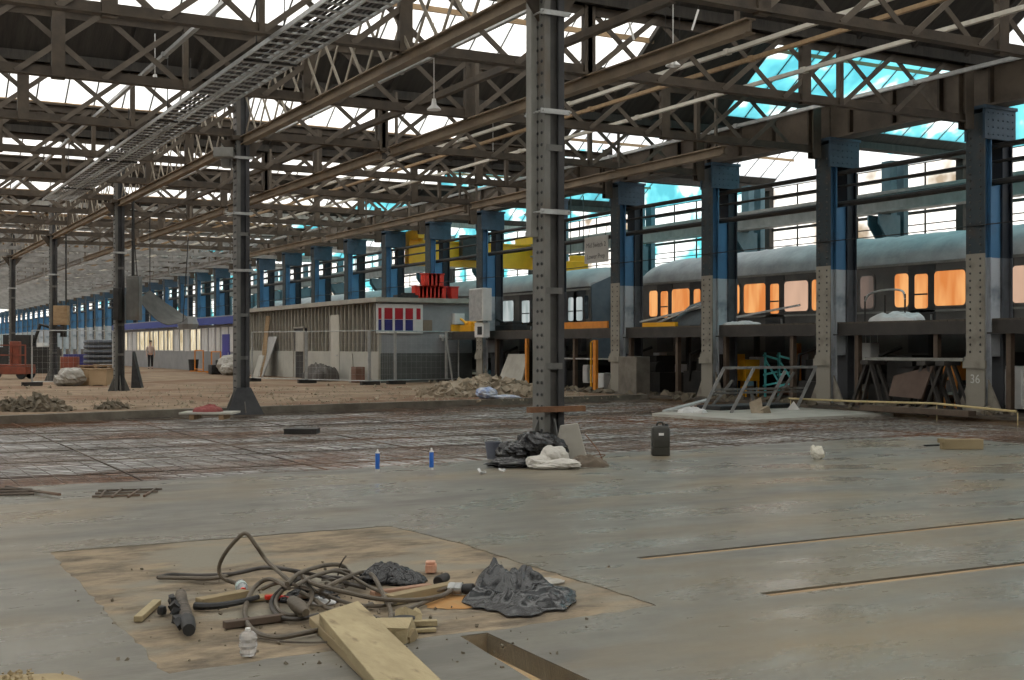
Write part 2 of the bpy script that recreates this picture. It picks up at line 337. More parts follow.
# ================================================================== roof
ZV, ZR = 7.4, 10.5; V0, VP = 18.0, 9.094
HP = VP/2
wn = 0
XL = -14.0
for k in range(-3, 21):
    V = V0+VP*k
    def P(x, s, fall): # s: 0 valley .. 1 ridge
        y = V+HP*s if not fall else V+VP-HP*s
        return Vector((x, y, ZV+(ZR-ZV)*s))
    cb = MB(); s0 = {0:.26,1:.17}.get(k, .11) if k >= 0 else .27; xs = 17.6 if k < 2 else 21.2
    def slab_q(x0, x1, s0, s1, fall, mbx, th=.05):
        a, b, c, d = P(x0,s0,fall), P(x1,s0,fall), P(x1,s1,fall), P(x0,s1,fall); up = Vector((0,0,th)); mbx.prism([a,b,c,d], up)
    far = k > 8
    for fall in (0, 1):
        slab_q(XL, xs, 0, s0, fall, cb); slab_q(xs, 21.22, 0, .97, fall, cb); slab_q(21.2, 31, 0, .10, fall, cb)
        if not far:
            for i in range(int((21-XL)/1.5)+1):                       # rafters under the boards
                x = XL+1.5*i; a, b = P(x,0,fall), P(x, s0 if x < xs-.1 else 1, fall); d = Vector((0,0,-.06)); cb.bar(a+d, b+d, .08, .12)
    cb.box(XL, 31, V-.2, V+.2, ZV-.12, ZV+.08)                           # valley gutter
    cb.box(XL, 31, V+HP-.1, V+HP+.1, ZR-.1, ZR+.08)
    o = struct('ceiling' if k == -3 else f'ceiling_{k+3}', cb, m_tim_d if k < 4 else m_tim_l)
    tb = MB()
    for fall in (0, 1):
        a, b = P(XL,s0+.015,fall), P(xs,s0+.015,fall); tb.bar(a, b, .26, .05, (0,(1 if fall else -1)*.5,.8))
        if not far:
            for s in (.5,.75): tb.bar(P(XL,s,fall)-Vector((0,0,.05)), P(xs,s,fall)-Vector((0,0,.05)), .07, .12)
            for s in (.3,.55,.8): tb.bar(P(21.2,s,fall)-Vector((0,0,.05)), P(31,s,fall)-Vector((0,0,.05)), .05, .09)
    struct(f'trim_{k+10}', tb, m_tan)
    gw = MB()
    for fall in (0, 1):
        gw.quad(P(XL,s0+.01,fall), P(xs,s0+.01,fall), P(xs,.985,fall), P(XL,.985,fall))
    wn += 1; o = struct(f'window_{wn}', gw, g_white); o['label'] = 'corrugated white rooflights along the hall ridge'
    fr = MB()
    if not far:
        for i in range(int((xs-XL)/.75)+1):
            x = XL+.75*i
            for fall in (0,1): fr.bar(P(x,s0+.01,fall)+Vector((0,0,.03)), P(x,.985,fall)+Vector((0,0,.03)), .035, .05)
        for i in range(14):
            x = 21.2+.75*i
            for fall in (0,1): fr.bar(P(x,.1,fall)+Vector((0,0,.03)), P(x,.985,fall)+Vector((0,0,.03)), .04, .05)
        f = link('window_frame', fr.mesh('window_frame', m_tim_d), o); f['kind'] = 'structure'
    aw = MB()
    for fall in (0, 1): aw.quad(P(21.2,.1,fall), P(31,.1,fall), P(31,.985,fall), P(21.2,.985,fall))
    aw.add([(31,V,ZV),(31,V+VP,ZV),(31,V+HP,ZR)], [(0,1,2)])
    wn += 1; o = struct(f'window_{wn}', aw, {0:g_cyan, 1:g_mix, 2:g_cyan, 4:g_cyan}.get(k, g_mix if k % 3 else g_cyan) if k >= 0 else g_mix)
    o['label'] = 'aisle rooflights hung with turquoise and clear plastic sheeting'
mb = MB(); mb.box(-14.3,-14,-9,205,-.2,7.5); struct('wall_left', mb, m_brick)
mb = MB(); mb.box(-14,31.3,-8.9,-8.6,-.2,7.5); struct('wall_front', mb, m_brick)
# ================================================================== outer aisle wall and end wall
mb = MB(); mb.box(31, 31.35, -10, 205, -.2, 3.4); struct('wall_right', mb, m_brick)
mb = MB(); mb.box(-14, 31, 203, 203.4, -.2, 5); struct('wall_end', mb, m_brick)
mb = MB(); mb.quad((-14,203,5),(31,203,5),(31,203,10.5),(-14,203,10.5)); wn += 1; struct(f'window_{wn}', mb, g_side)
g_sidec = glazing('teal_side_glazing', (.10,.52,.60), (.85,.93,.95), .5, (.9,.95,.96), (.42,.52))
for k in range(-3, 21):
    V = V0+VP*k; mb = MB(); mb.quad((31.1,V,3.4),(31.1,V+VP,3.4),(31.1,V+VP,ZV),(31.1,V,ZV))
    wn += 1; o = struct(f'window_{wn}', mb, g_side if k < 2 or k % 2 else g_sidec); o['label'] = 'tall multi-pane side windows of the aisle'
    fb = MB()
    for i in range(6): fb.bar((31.05,V+VP/6*i,3.4), (31.05,V+VP/6*i,ZV), .04, .05)
    for i in range(1,11): fb.bar((31.05,V,3.4+.4*i), (31.05,V+VP,3.4+.4*i), .05, .035 if i % 3 else .10)
    fb.box(30.9,31.2,V-.14,V+.14,3.4,ZV); f = link('window_frame', fb.mesh('window_frame', m_tim_d), o); f['kind'] = 'structure'
# ================================================================== hall columns
ZB, ZT = 6.1, 7.3                                        # bottom and top chord of the roof girders
XC = 7.95
m_flng = M('flange_paint_grey', (.115,.115,.105), (.18,.177,.16), 2.2, .5, 0, .15, 20, 8, (1,1,.6), None, (.35,.65), (.13,.09,.055), 1.2, (.55,.7))
m_col2 = M('shaded_shaft_paint', (.045,.044,.042), (.085,.082,.078), 2.2, .55)  # front shaft darker than its flange: shade on that face put into the colour
def hall_column(y, label, straps):
    x = XC; base = Vector((x, y, -.12)); r = thing('steel_column', label, 'column', base, 'riveted steel columns of the hall')
    b = MB(); b.box(x-.115,x+.115,y-.09,y+.09,-.12,ZT)                          # recessed core
    part('shaft', b, m_col2 if y < 20 else m_col_d, r, bevel=.006)
    rv = MB()
    for s in (-1, 1):
        f = MB(); a0, a1 = sorted((x+s*.115, x+s*.145)); f.box(a0,a1,y-.15,y+.15,-.12,ZT)
        for c in (-1,1): u0,u1 = sorted((y+c*.15,y+c*.115)); w0,w1 = sorted((x+s*.115,x+s*.06)); f.box(w0,w1,u0,u1,-.12,ZT)
        if s < 0:
            n = int((ZT-.4)/.15)
            for i in range(n):
                for c in (-.085,.02): rv.rivet((x-.145, y+c, .35+.15*i), (-1,0,0), .024)
        n0 = len(f.f); f.add(rv.v, rv.f) if s < 0 else None
        tint(part('flange_plate', f, (m_flng if y < 20 else m_col) if s < 0 else m_col_d, r), n0, m_col_d)  # left flange lighter, right one darker: lit side put into the colours
    bp = MB(); bp.box(x-.3,x+.3,y-.3,y+.3,-.12,-.06); bp.box(x-.22,x+.22,y-.2,y+.2,-.06,.0)
    for i in (-1,1):
        for j in (-1,1): bp.lathe([(.025,0),(.025,.05),(.015,.06)], (x+i*.25,y+j*.25,-.06), 6)
    part('base_plate', bp, m_rust, r)
    for s in (-1,1):
        gp = MB(); gp.prism([(x+s*.145,y-.012,.0),(x+s*.36,y-.012,-.06),(x+s*.34,y-.012,.02),(x+s*.145,y-.012,.5)], (0,.024,0)); part('gusset', gp, m_col, r)
        gp = MB(); gp.prism([(x-.012,y+s*.15,.0),(x-.012,y+s*.36,-.06),(x-.012,y+s*.34,.02),(x-.012,y+s*.15,.5)], (.024,0,0)); part('gusset', gp, m_col, r)
    for z in straps:
        s = MB(); s.box(x-.22,x+.20,y-.20,y-.17,z-.03,z+.03); s.box(x-.22,x+.20,y+.17,y+.20,z-.03,z+.03)
        for i in (-.2,.19): s.tube([(x+i,y-.24,z),(x+i,y+.26,z)], .012, 6)
        part('strap_clamp', s, m_galv, r)
    for z in (1.15, 2.1, 3.9): sp = MB(); sp.box(x-.115,x+.115,y-.155,y-.145,z-.03,z+.05); part('splice_plate', sp, m_col, r)
    cp = MB(); cp.box(x-.26,x+.26,y-.22,y+.22,ZB-.12,ZB-.02); cp.prism([(x-.13,y-.02,ZB-.12),(x-.5,y-.02,ZB-.1),(x-.13,y-.02,ZB-.6)], (0,.04,0)); cp.prism([(x+.13,y-.02,ZB-.12),(x+.5,y-.02,ZB-.1),(x+.13,y-.02,ZB-.6)], (0,.04,0))
    part('cap_bracket', cp, m_beam, r)
    return r
cl = ['big riveted steel column in front, rubbish bags heaped at its foot',
      'dark steel column with flared foot plates behind the red topped board',
      'steel column flanked by dark boxes, beside the cardboard crate',
      'thin distant steel column carrying a tan cabinet',
      'farthest visible steel column behind the orange lift platform']
cols = [hall_column(13.5+13.5*i, cl[i], (5.6, 4.36, 3.1) if i < 2 else (4.4,)) for i in range(5)]
# flared concrete-like skirts of the foot plates on the second column
x, y = XC, 27.0
for s in ((-1,-1),(1,-1)):
    b = MB(); b.prism([(x+s[0]*.16,y-.2,.5),(x+s[0]*.42,y-.34,-.1),(x,y-.34,-.1),(x,y-.2,.5)], (0,.02,0)); part('foot_plate', b, m_col_d, cols[1])
b = MB(); b.box(XC-.24,XC-.15,13.52,13.65,2.84,ZT); b.box(XC-.25,XC-.14,13.51,13.66,2.8,2.86)
solo('cable_duct', b, m_col_l, 'pale square duct running up the front column', 'duct')
b = MB(); b.obox((XC,13.3,.62),(.42,.02,0),(-.002,.04,0),(0,0,.035)); solo('cross_plate', b, m_rust, 'rusty flat bar fixed across the foot of the front column', 'bar')
# ================================================================== transverse lattice girders
PAN = 1.45; GX0, GX1 = -6.0, 20.85; NP = int((GX1-GX0)/PAN)
def bm_brace(d):
    b = MB(); b.bar((-PAN/2,0,-d*.58),(PAN/2,0,d*.58),.095,.02,(0,1,0)); return b.mesh('brace', m_brace)
br_up, br_dn = bm_brace(1), bm_brace(-1)
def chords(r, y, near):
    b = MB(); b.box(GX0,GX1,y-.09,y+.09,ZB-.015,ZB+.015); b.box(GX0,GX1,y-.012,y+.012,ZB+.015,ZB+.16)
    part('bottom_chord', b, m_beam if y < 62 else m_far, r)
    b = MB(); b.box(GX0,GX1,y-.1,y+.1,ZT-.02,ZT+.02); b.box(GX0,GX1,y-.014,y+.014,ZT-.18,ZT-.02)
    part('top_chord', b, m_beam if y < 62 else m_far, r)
girds = []
for k in range(0, 34):
    y = 13.45+4.547*k
    lab = (f'lattice roof girder, {ORD[k]} one counted inward from the front column' if k < 9 else
           'distant lattice roof girder among the many deep in the hall')
    r = thing('lattice_girder', lab, 'girder', (GX0, y, ZB), 'lattice girders spanning the hall')
    chords(r, y, k < 9)
    if k < 6:
        for i in range(NP):
            xc = PAN*(i+.5)
            if GX0+xc < -.5: continue
            for j, me in enumerate((br_up, br_dn)): link('brace', me, r, (xc, -.035+.07*j, .6))
        for i in range(0, NP+1, 4):
            b = MB(); xx = GX0+PAN*i; b.bar((xx,y,ZB),(xx,y,ZT),.09,.12,(0,1,0)); part('post', b, m_beam, r)
    else:
        b = MB()
        for i in range(4 if k > 8 else 0, NP):
            xx = GX0+PAN*i
            b.bar((xx,y-.035,ZB+.02),(xx+PAN,y-.035,ZT-.02),.095,.02,(0,1,0)); b.bar((xx,y+.035,ZT-.02),(xx+PAN,y+.035,ZB+.02),.095,.02,(0,1,0))
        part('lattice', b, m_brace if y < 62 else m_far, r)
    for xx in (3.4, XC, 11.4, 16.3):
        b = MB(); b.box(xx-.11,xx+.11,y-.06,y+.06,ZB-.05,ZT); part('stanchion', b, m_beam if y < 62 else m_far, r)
    girds.append(r)
    e = MB(); e.box(GX1-.25,GX1,y-.1,y-.07,ZB-.15,ZT+.15); e.box(GX1-.25,GX1,y+.07,y+.1,ZB-.15,ZT+.15); e.box(GX1-.14,GX1-.1,y-.07,y+.07,ZB-.15,ZT+.15)
    part('end_post', e, m_beam, r)
m_beam_e = M('sooty_girder_paint', (.07,.055,.042), (.14,.112,.085), 1.2, .7, 0, .2, 14)
# ================================================================== longitudinal lattice girders and plate beams
def long_girder(x, y0, y1, label, m1, near):
    r = thing('longitudinal_girder', label, 'girder', (x, y0, ZB-.12), 'lengthwise girders of the hall')
    b = MB(); b.box(x-.085,x+.085,y0,y1,ZB-.22,ZB-.2); b.box(x-.085,x+.085,y0,y1,ZB-.05,ZB-.03); b.box(x-.015,x+.015,y0,y1,ZB-.2,ZB-.05)
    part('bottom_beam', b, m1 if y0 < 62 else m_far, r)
    b = MB(); b.box(x-.08,x+.08,y0,y1,ZT-.16,ZT-.02); part('top_chord', b, m_beam, r)
    n = int((y1-y0)/.95); s = (y1-y0)/n
    if near:
        for i in range(n):
            ya = y0+i*s
            for d in (0,1):
                bb = MB(); z0, z1 = (ZB-.05, ZT-.1) if not d else (ZT-.1, ZB-.05)
                bb.bar((x-.03+.06*d,ya,z0),(x-.03+.06*d,ya+s,z1),.07,.018,(1,0,0)); part('brace', bb, m_brace_l, r)
    else:
        bb = MB()
        for i in range(n):
            ya = y0+i*s
            bb.bar((x-.03,ya,ZB-.05),(x-.03,ya+s,ZT-.1),.07,.018,(1,0,0)); bb.bar((x+.03,ya,ZT-.1),(x+.03,ya+s,ZB-.05),.07,.018,(1,0,0))
        part('lattice', bb, m_brace_l, r)
names = {XC:'over the column row', 11.4:'midway to the train pillars', 18.1:'close to the blue pillars'}
for x, nm in names.items():
    for i in range(6):
        y0 = 13.7+13.5*i+(9 if x == 18.1 else 0)
        far = ['nearest span','second span','third span','fourth span','fifth span','sixth span'][i]
        if x in (11.4, 18.1):
            r = thing('plate_beam', f'tan lengthwise roof beam {nm}, {far}', 'beam', (x, y0, ZB-.3), 'tan lengthwise roof beams')
            b = MB(); b.box(x-.09,x+.09,y0,y0+12.9,ZB-.05,ZB-.025); b.box(x-.02,x+.02,y0,y0+12.9,ZB-.22,ZB-.05); b.box(x-.09,x+.09,y0,y0+12.9,ZB-.245,ZB-.22)
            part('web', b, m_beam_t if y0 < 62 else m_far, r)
            for q in range(4): h = MB(); h.bar((x,y0+.3+q*4.1,ZB-.05),(x,y0+.3+q*4.1,ZT),.06,.06); part('hanger', h, m_brace, r)
        else: long_girder(x, y0, y0+13.1, f'lengthwise lattice girder {nm}, {far}', m_beam_t, i < 2)
# eave plate girder above the pillars
PX = 21.0
for i in range(12):
    y0 = 9.0+13.64*i
    r = thing('eave_girder', 'deep riveted eave girder on the blue pillars, ' + (ORD[i]+' length from the right' if i < 4 else 'distant length'), 'girder', (PX+.4,y0,6.45), 'eave girders above the blue pillars')
    b = MB(); b.box(PX+.15,PX+.65,y0,y0+13.6,6.45,6.5); b.box(PX+.15,PX+.65,y0,y0+13.6,7.3,7.35); b.box(PX+.3,PX+.5,y0,y0+13.6,6.5,7.3); part('web', b, m_beam_e, r)
    for q in range(10): s = MB(); s.box(PX+.18,PX+.3,y0+.6+1.36*q,y0+.66+1.36*q,6.5,7.3); part('stiffener', s, m_beam, r)
# ================================================================== blue and grey pillars beside the train
PITCH = 4.547; PY0 = atX(966, PX)-.24
p_fl = paint_z('flange_paint', (.26,.24,.20), (.024,.038,.046), 3.38, (.07,.05,.035))
p_web = paint_z('web_paint', (.48,.51,.54), (.065,.19,.35), 3.3, (.05,.08,.12))
p_head = M('head_plate_paint', (.025,.05,.075), (.05,.095,.15), 1.2, .6)
p_bk = paint_z('back_shaft_paint', (.09,.095,.105), (.008,.013,.022), 3.3, (.02,.02,.02))
m_rvt = M('rivet_paint', (.05,.048,.045), (.085,.08,.075), 3, .6)
m_white_txt = M('white_stencil', (.62,.62,.58), (.45,.45,.42), 30, .8)
def pillar(y, label):
    x = PX; r = thing('crane_pillar', label, 'pillar', (x, y, -.02), 'blue and grey pillars beside the train')
    f = MB(); f.box(x,x+.03,y-.24,y+.24,-.02,6.3)
    rv = MB()
    for i in range(32):
        for c in (-.13,.13): rv.rivet((x, y+c, 1.3+.15*i), (-1,0,0), .026)
    n0 = len(f.f); f.add(rv.v, rv.f); tint(part('front_flange', f, p_fl, r), n0, m_rvt)
    b = MB(); b.box(x+.03,x+.26,y-.11,y-.05,-.02,6.2); b.box(x+.03,x+.26,y+.05,y+.11,-.02,6.2); b.box(x+.24,x+.27,y-.2,y+.2,-.02,6.2); part('front_shaft', b, p_web, r)
    b = MB(); b.box(x+.27,x+.60,y-.14,y-.10,1.2,4.85); b.box(x+.27,x+.60,y+.10,y+.14,1.2,4.85); part('web_plate', b, p_web, r)
    b = MB(); b.box(x+.60,x+.63,y-.2,y+.2,-.02,6.2); b.box(x+.63,x+.86,y-.03,y+.03,-.02,6.2); b.box(x+.86,x+.89,y-.22,y+.22,-.02,6.2); b.box(x+.63,x+.86,y-.15,y-.11,-.02,6.2); part('back_shaft', b, p_bk, r)
    t = MB(); t.box(x-.02,x+.92,y-.27,y-.21,5.75,6.42); t.box(x-.02,x+.92,y+.21,y+.27,5.75,6.42); t.box(x-.05,x+.95,y-.3,y+.3,6.38,6.45)
    for i in range(6):
        for j in range(4): t.rivet((x+.08+i*.15, y-.27, 5.85+j*.15), (0,-1,0), .02)
    part('head_plate', t, p_head, r)
    c = MB(); c.box(x-.05,x,y-.29,y+.29,.95,1.12); c.box(x-.03,x,y-.26,y+.26,1.12,1.2); part('collar', c, p_fl, r)
    for s in (-1,1):
        q = MB(); q.prism([(x+.1,y+s*.24,-.02),(x+.1,y+s*.62,-.02),(x+.1,y+s*.24,.72)], (.04,0,0)); part('foot_gusset', q, p_fl, r)
    b = MB(); b.box(x-.12,x+1.0,y-.4,y+.4,-.06,.04); part('base_plate', b, m_kerb, r)
    return r
p0 = pillar(PY0, 'riveted blue and grey pillar with white number 36 near its foot')
pl = {-1:'blue and grey pillar nearest the viewer, right of the pillar numbered 36'}
wordn = {1:'next beyond the pillar numbered 36, behind the steel frames',2:'second beyond the pillar numbered 36, right of the lit coach doorway',
         3:'beside the concrete block, standing where the two coaches meet',4:'mostly hidden behind the front steel column',5:'carrying white cabinets beside the rubble heap',
         6:'rising behind the red crates on the shed',7:'rising behind the shed corner',8:'second beyond the shed corner',9:'third beyond the shed corner'}
for k in range(-1, 40):
    if k == 0: continue
    lab = pl.get(k) or ('blue and grey pillar ' + wordn[k] if k in wordn else 'distant blue pillar in the long row beyond the shed')
    copy_tree(p0, (PX, PY0+PITCH*k, -.02), lab)
write('number_marking', '36', .26, (PX-.006, PY0, .72), FACE_X, m_white_txt, p0)
# ================================================================== lengthwise service pipes on the pillars
for z, rr, xx, nm in ((5.62,.06,21.36,'thick dark pipe, highest of those along the blue pillars'),(5.3,.035,21.4,'thin dark conduit just below the highest pipe of the pillars'),
                  (4.86,.07,21.34,'dark pipe, lowest of the three along the blue pillars'),(3.95,.012,20.97,'thin wire strung along the fronts of the pillars')):
    b = MB(); b.tube([(xx,8+i*6,z+.015*math.sin(i*2.1)) for i in range(32)], rr, 8)
    solo('service_pipe', b, m_dark, nm, 'pipe', None, loc=(xx,8,z))
for xx, z, mm, nm in ((14.0,6.68,m_pipe,'pale conduit crossing high through the girders, brightest of three'),(14.55,6.62,m_tan,'tan conduit beside the pale one high in the roof'),(15.8,6.55,m_pipe,'pale conduit nearest the turquoise sheeting'),
                  (10.0,6.95,m_galv,'thin galvanised conduit between column row and middle beam'),(5.3,6.75,m_galv,'thin galvanised conduit left of the cable trays'),(18.6,6.6,m_galv,'galvanised conduit close to the pillar tops')):
    b = MB(); b.box(xx-.04,xx+.04,12,110,z-.035,z+.035)
    for i in range(18): b.box(xx-.055,xx+.055,12+5.4*i,12.12+5.4*i,z-.05,z+.05)
    solo('roof_conduit', b, mm, nm, 'conduit', None, loc=(xx,12,z))
b = MB(); b.box(10.38,10.42,14.2,60,6.3,6.42); b.box(10.34,10.46,14.2,60,6.28,6.3); solo('dark_beam', b, m_beam, 'dark slim lengthwise beam left of the tan beam midway', 'beam', None, loc=(10.4,14.2,6.28))
# cable trays
for xx, nm in ((5.9,'galvanised ladder cable tray under the roof, left of the pair'),(6.36,'galvanised ladder cable tray under the roof, right of the pair')):
    r = thing('cable_tray', nm, 'cable tray', (xx,11,ZB-.14), 'ladder cable trays')
    for s in (-1,1):
        b = MB(); b.box(xx+s*.19-.012,xx+s*.19+.012,11,41,ZB-.12,ZB-.05); part('side_rail', b, m_galv, r)
    b = MB()
    for i in range(85): b.box(xx-.18,xx+.18,11+.35*i,11.06+.35*i,ZB-.12,ZB-.1)
    part('rung', b, m_galv, r).__setitem__('kind','stuff')
    b = MB()
    for q in (-.12,-.05,.05,.11): b.tube([(xx+q+.02*math.sin(i*1.7+q*30),11+2*i,ZB-.085) for i in range(15)], .022, 6)
    part('cable', b, m_dark, r)
    for i in range(5): b = MB(); b.tube([(xx,13.2+6*i,ZB-.14),(xx,13.2+6*i,ZT)], .012, 5); b.box(xx-.21,xx+.21,13.18+6*i,13.22+6*i,ZB-.15,ZB-.12); part('hanger_rod', b, m_dark, r)
# pendant lamps
def pendant(p, label):
    r = thing('pendant_lamp', label, 'lamp', p, 'white pendant lamps')
    x,y,z = p; b = MB(); b.lathe([(.13,0),(.125,.02),(.05,.09),(.035,.2)], p, 14); part('shade', b, m_white, r, True)
    b = MB(); b.tube([(x,y,z+.2),(x,y,ZT-.05)], .008, 5); part('cord', b, m_white, r)
for px, py, d, lab in ((434,110,22,'white pendant lamp above the middle of the hall'),(155,85,23,'white pendant lamp left of the cable trays'),(673,66,21,'white pendant lamp right of the front column, up in the girders'),(493,160,32,'small white pendant lamp just left of the front column')):
    p = at(px, py, d)
    if p.z > 6.9: p.z = 6.6
    pendant(tuple(p), lab)
for i, (px, py) in enumerate(((671,67),(673,67),(634,40),(692,30))):
    d = 19.5; p = at(px, py, d); q = p + RT*(.10 if i % 2 else -.09) + Vector((0,0,.32)); b = MB(); b.bar(p, q, .04, .03); n0 = len(b.f); b.tube([q, Vector((q.x,q.y,ZT))], .004, 5)
    lb = solo('light_bracket', b, m_white, ['left arm of a white V shaped bracket up in the girders','right arm of a white V shaped bracket up in the girders','short white strut near the skylight corner','slanted white strut above the end of the tan roof beam'][i], 'bracket'); tint(lb, n0, m_dark)
# ================================================================== aisle crane runway and its columns
b = MB(); b.box(28.2,28.7,6,190,5.55,5.62); b.box(28.2,28.7,6,190,6.08,6.15); b.box(28.4,28.5,6,190,5.62,6.08); b.box(28.42,28.48,6,190,6.15,6.22)
solo('crane_runway', b, m_col_l, 'long grey crane runway beam behind the train roof', 'beam', None, loc=(28.4,6,5.55))
m_rcol = M('runway_column_paint', (.05,.12,.15), (.10,.17,.2), 2, .6)
y28 = atX(885, 28.7)
for k in range(-2, 20):
    y = y28+6.8*k
    lab = {0:'teal runway column behind the train, between pillar 36 and the next',1:'teal runway column behind the train, second from the right',2:'teal runway column behind the far end of the lit coach'}.get(k, 'distant teal runway column in the aisle')
    r = thing('runway_column', lab, 'column', (28.7,y,0), 'teal runway columns in the aisle')
    b = MB(); b.box(28.75,29.0,y-.2,y+.2,0,ZV-.2); b.box(29.3,29.5,y-.2,y+.2,0,ZV-.2); b.box(28.9,29.4,y-.03,y+.03,0,5.5); part('shaft', b, m_rcol, r)
    b = MB(); b.prism([(28.2,y-.25,5.5),(28.2,y-.25,5.2),(28.75,y-.25,4.5),(29.1,y-.25,4.5),(29.1,y-.25,5.5)], (0,.06,0)); b.prism([(28.2,y+.19,5.5),(28.2,y+.19,5.2),(28.75,y+.19,4.5),(29.1,y+.19,4.5),(29.1,y+.19,5.5)], (0,.06,0)); part('bracket', b, m_rcol, r)
# yellow overhead crane and hoist
YC = 49.8
r = thing('overhead_crane', 'yellow overhead travelling crane girder across the aisle', 'crane', (25,YC,4.9))
b = MB(); b.box(22.1,28.6,YC-.3,YC+.3,5.0,5.06); b.box(22.1,28.6,YC-.25,YC+.25,5.06,6.05); b.box(22.1,28.6,YC-.3,YC+.3,6.05,6.12); part('box_girder', b, m_yel, r)
for x in (22.1,28.2):
    b = MB(); b.box(x,x+.5,YC-1.2,YC+1.2,6.12,6.5)
    for s in (-.9,.9): b.lathe([(.22,0),(.22,.1)], (x+.2,YC+s,6.2), 12, (1,0,0))
    part('end_carriage', b, m_yel, r)
b = MB(); b.box(24.5,25.6,YC-.7,YC-.32,5.3,6.4); part('trolley', b, m_dark, r)
p = at(577, 269, 49)
r = thing('hoist_block', 'yellow hoist unit hanging above the dark coach', 'hoist', p-Vector((0,0,.5)))
b = MB(); b.obox(p, RT*.42, FW*.3, Vector((0,0,.3))); b.obox(p-Vector((0,0,.42)), RT*.5, FW*.34, Vector((0,0,.06))); b.obox(p+Vector((0,0,.4)), RT*.3, FW*.25, Vector((0,0,.12))); part('motor_housing', b, m_yel, r, bevel=.03)
for s in (-.25,.25):
    b = MB(); b.tube([p+RT*s+Vector((0,0,.4)), Vector(((p+RT*s).x,(p+RT*s).y,7.4))], .02, 6); part('chain', b, m_dark, r)
# sign on the pipes
ys = atX(596, 21.2); r = thing('hanging_sign', 'pale grey two line sign hung beside the blue pillar', 'sign', (21.2,ys,4.1))
b = MB(); b.box(21.2,21.23,ys-.68,ys+.68,4.08,4.92); part('board', b, M('sign_board', (.42,.41,.38), (.48,.47,.44), 3, .6), r)
m_ink = M('sign_ink', (.13,.13,.13), (.18,.18,.18), 9, .8)
write('lettering', 'Mid Switch 2', .22, (21.193,ys,4.64), FACE_X, m_ink, r); write('lettering', 'Lower Prep', .22, (21.193,ys,4.28), FACE_X, m_ink, r)
b = MB()
for s in (-.5,.5): b.tube([(21.22,ys+s,4.9),(21.3,ys+s,5.25)], .012, 5)
part('hanger', b, m_dark, r)
# ================================================================== coaches
TX = 23.5; TW = 2.8
m_body = M('coach_side', (.085,.08,.075), (.14,.133,.122), 1.2, .45, .2, .05, 20)
m_body_d = M('coach_dark_panel', (.02,.02,.02), (.045,.045,.045), 2, .45)
m_roofc = M('coach_tarpaulin', (.26,.27,.275), (.40,.41,.41), 1.3, .6, 0, .9, 3.5)
m_roofg = M('coach_grey_roof', (.26,.26,.26), (.36,.36,.35), 1.3, .6, 0, .3, 5)
w_or = emis('lit_window_orange', (.62,.20,.045), (.80,.38,.13), 1.2, WIN)
w_pk = emis('lit_window_papered', (.62,.40,.28), (.72,.46,.32), 1.2, .8*WIN)
w_dm = emis('dim_window', (.16,.12,.10), (.28,.20,.16), 1.6, .5*WIN)
w_wh = emis('pale_window', (.42,.50,.50), (.72,.78,.76), 1.6, .6*WIN)
w_bk = M('dark_glass', (.02,.025,.03), (.05,.055,.06), 2, .1)
def rrect(y0, y1, z0, z1, r, n=4):
    out = []
    for cy, cz, a in ((y1-r,z1-r,0),(y0+r,z1-r,PI/2),(y0+r,z0+r,PI),(y1-r,z0+r,1.5*PI)):
        for i in range(n+1): t = a+i*PI/2/n; out.append((cy+r*math.cos(t), cz+r*math.sin(t)))
    return out
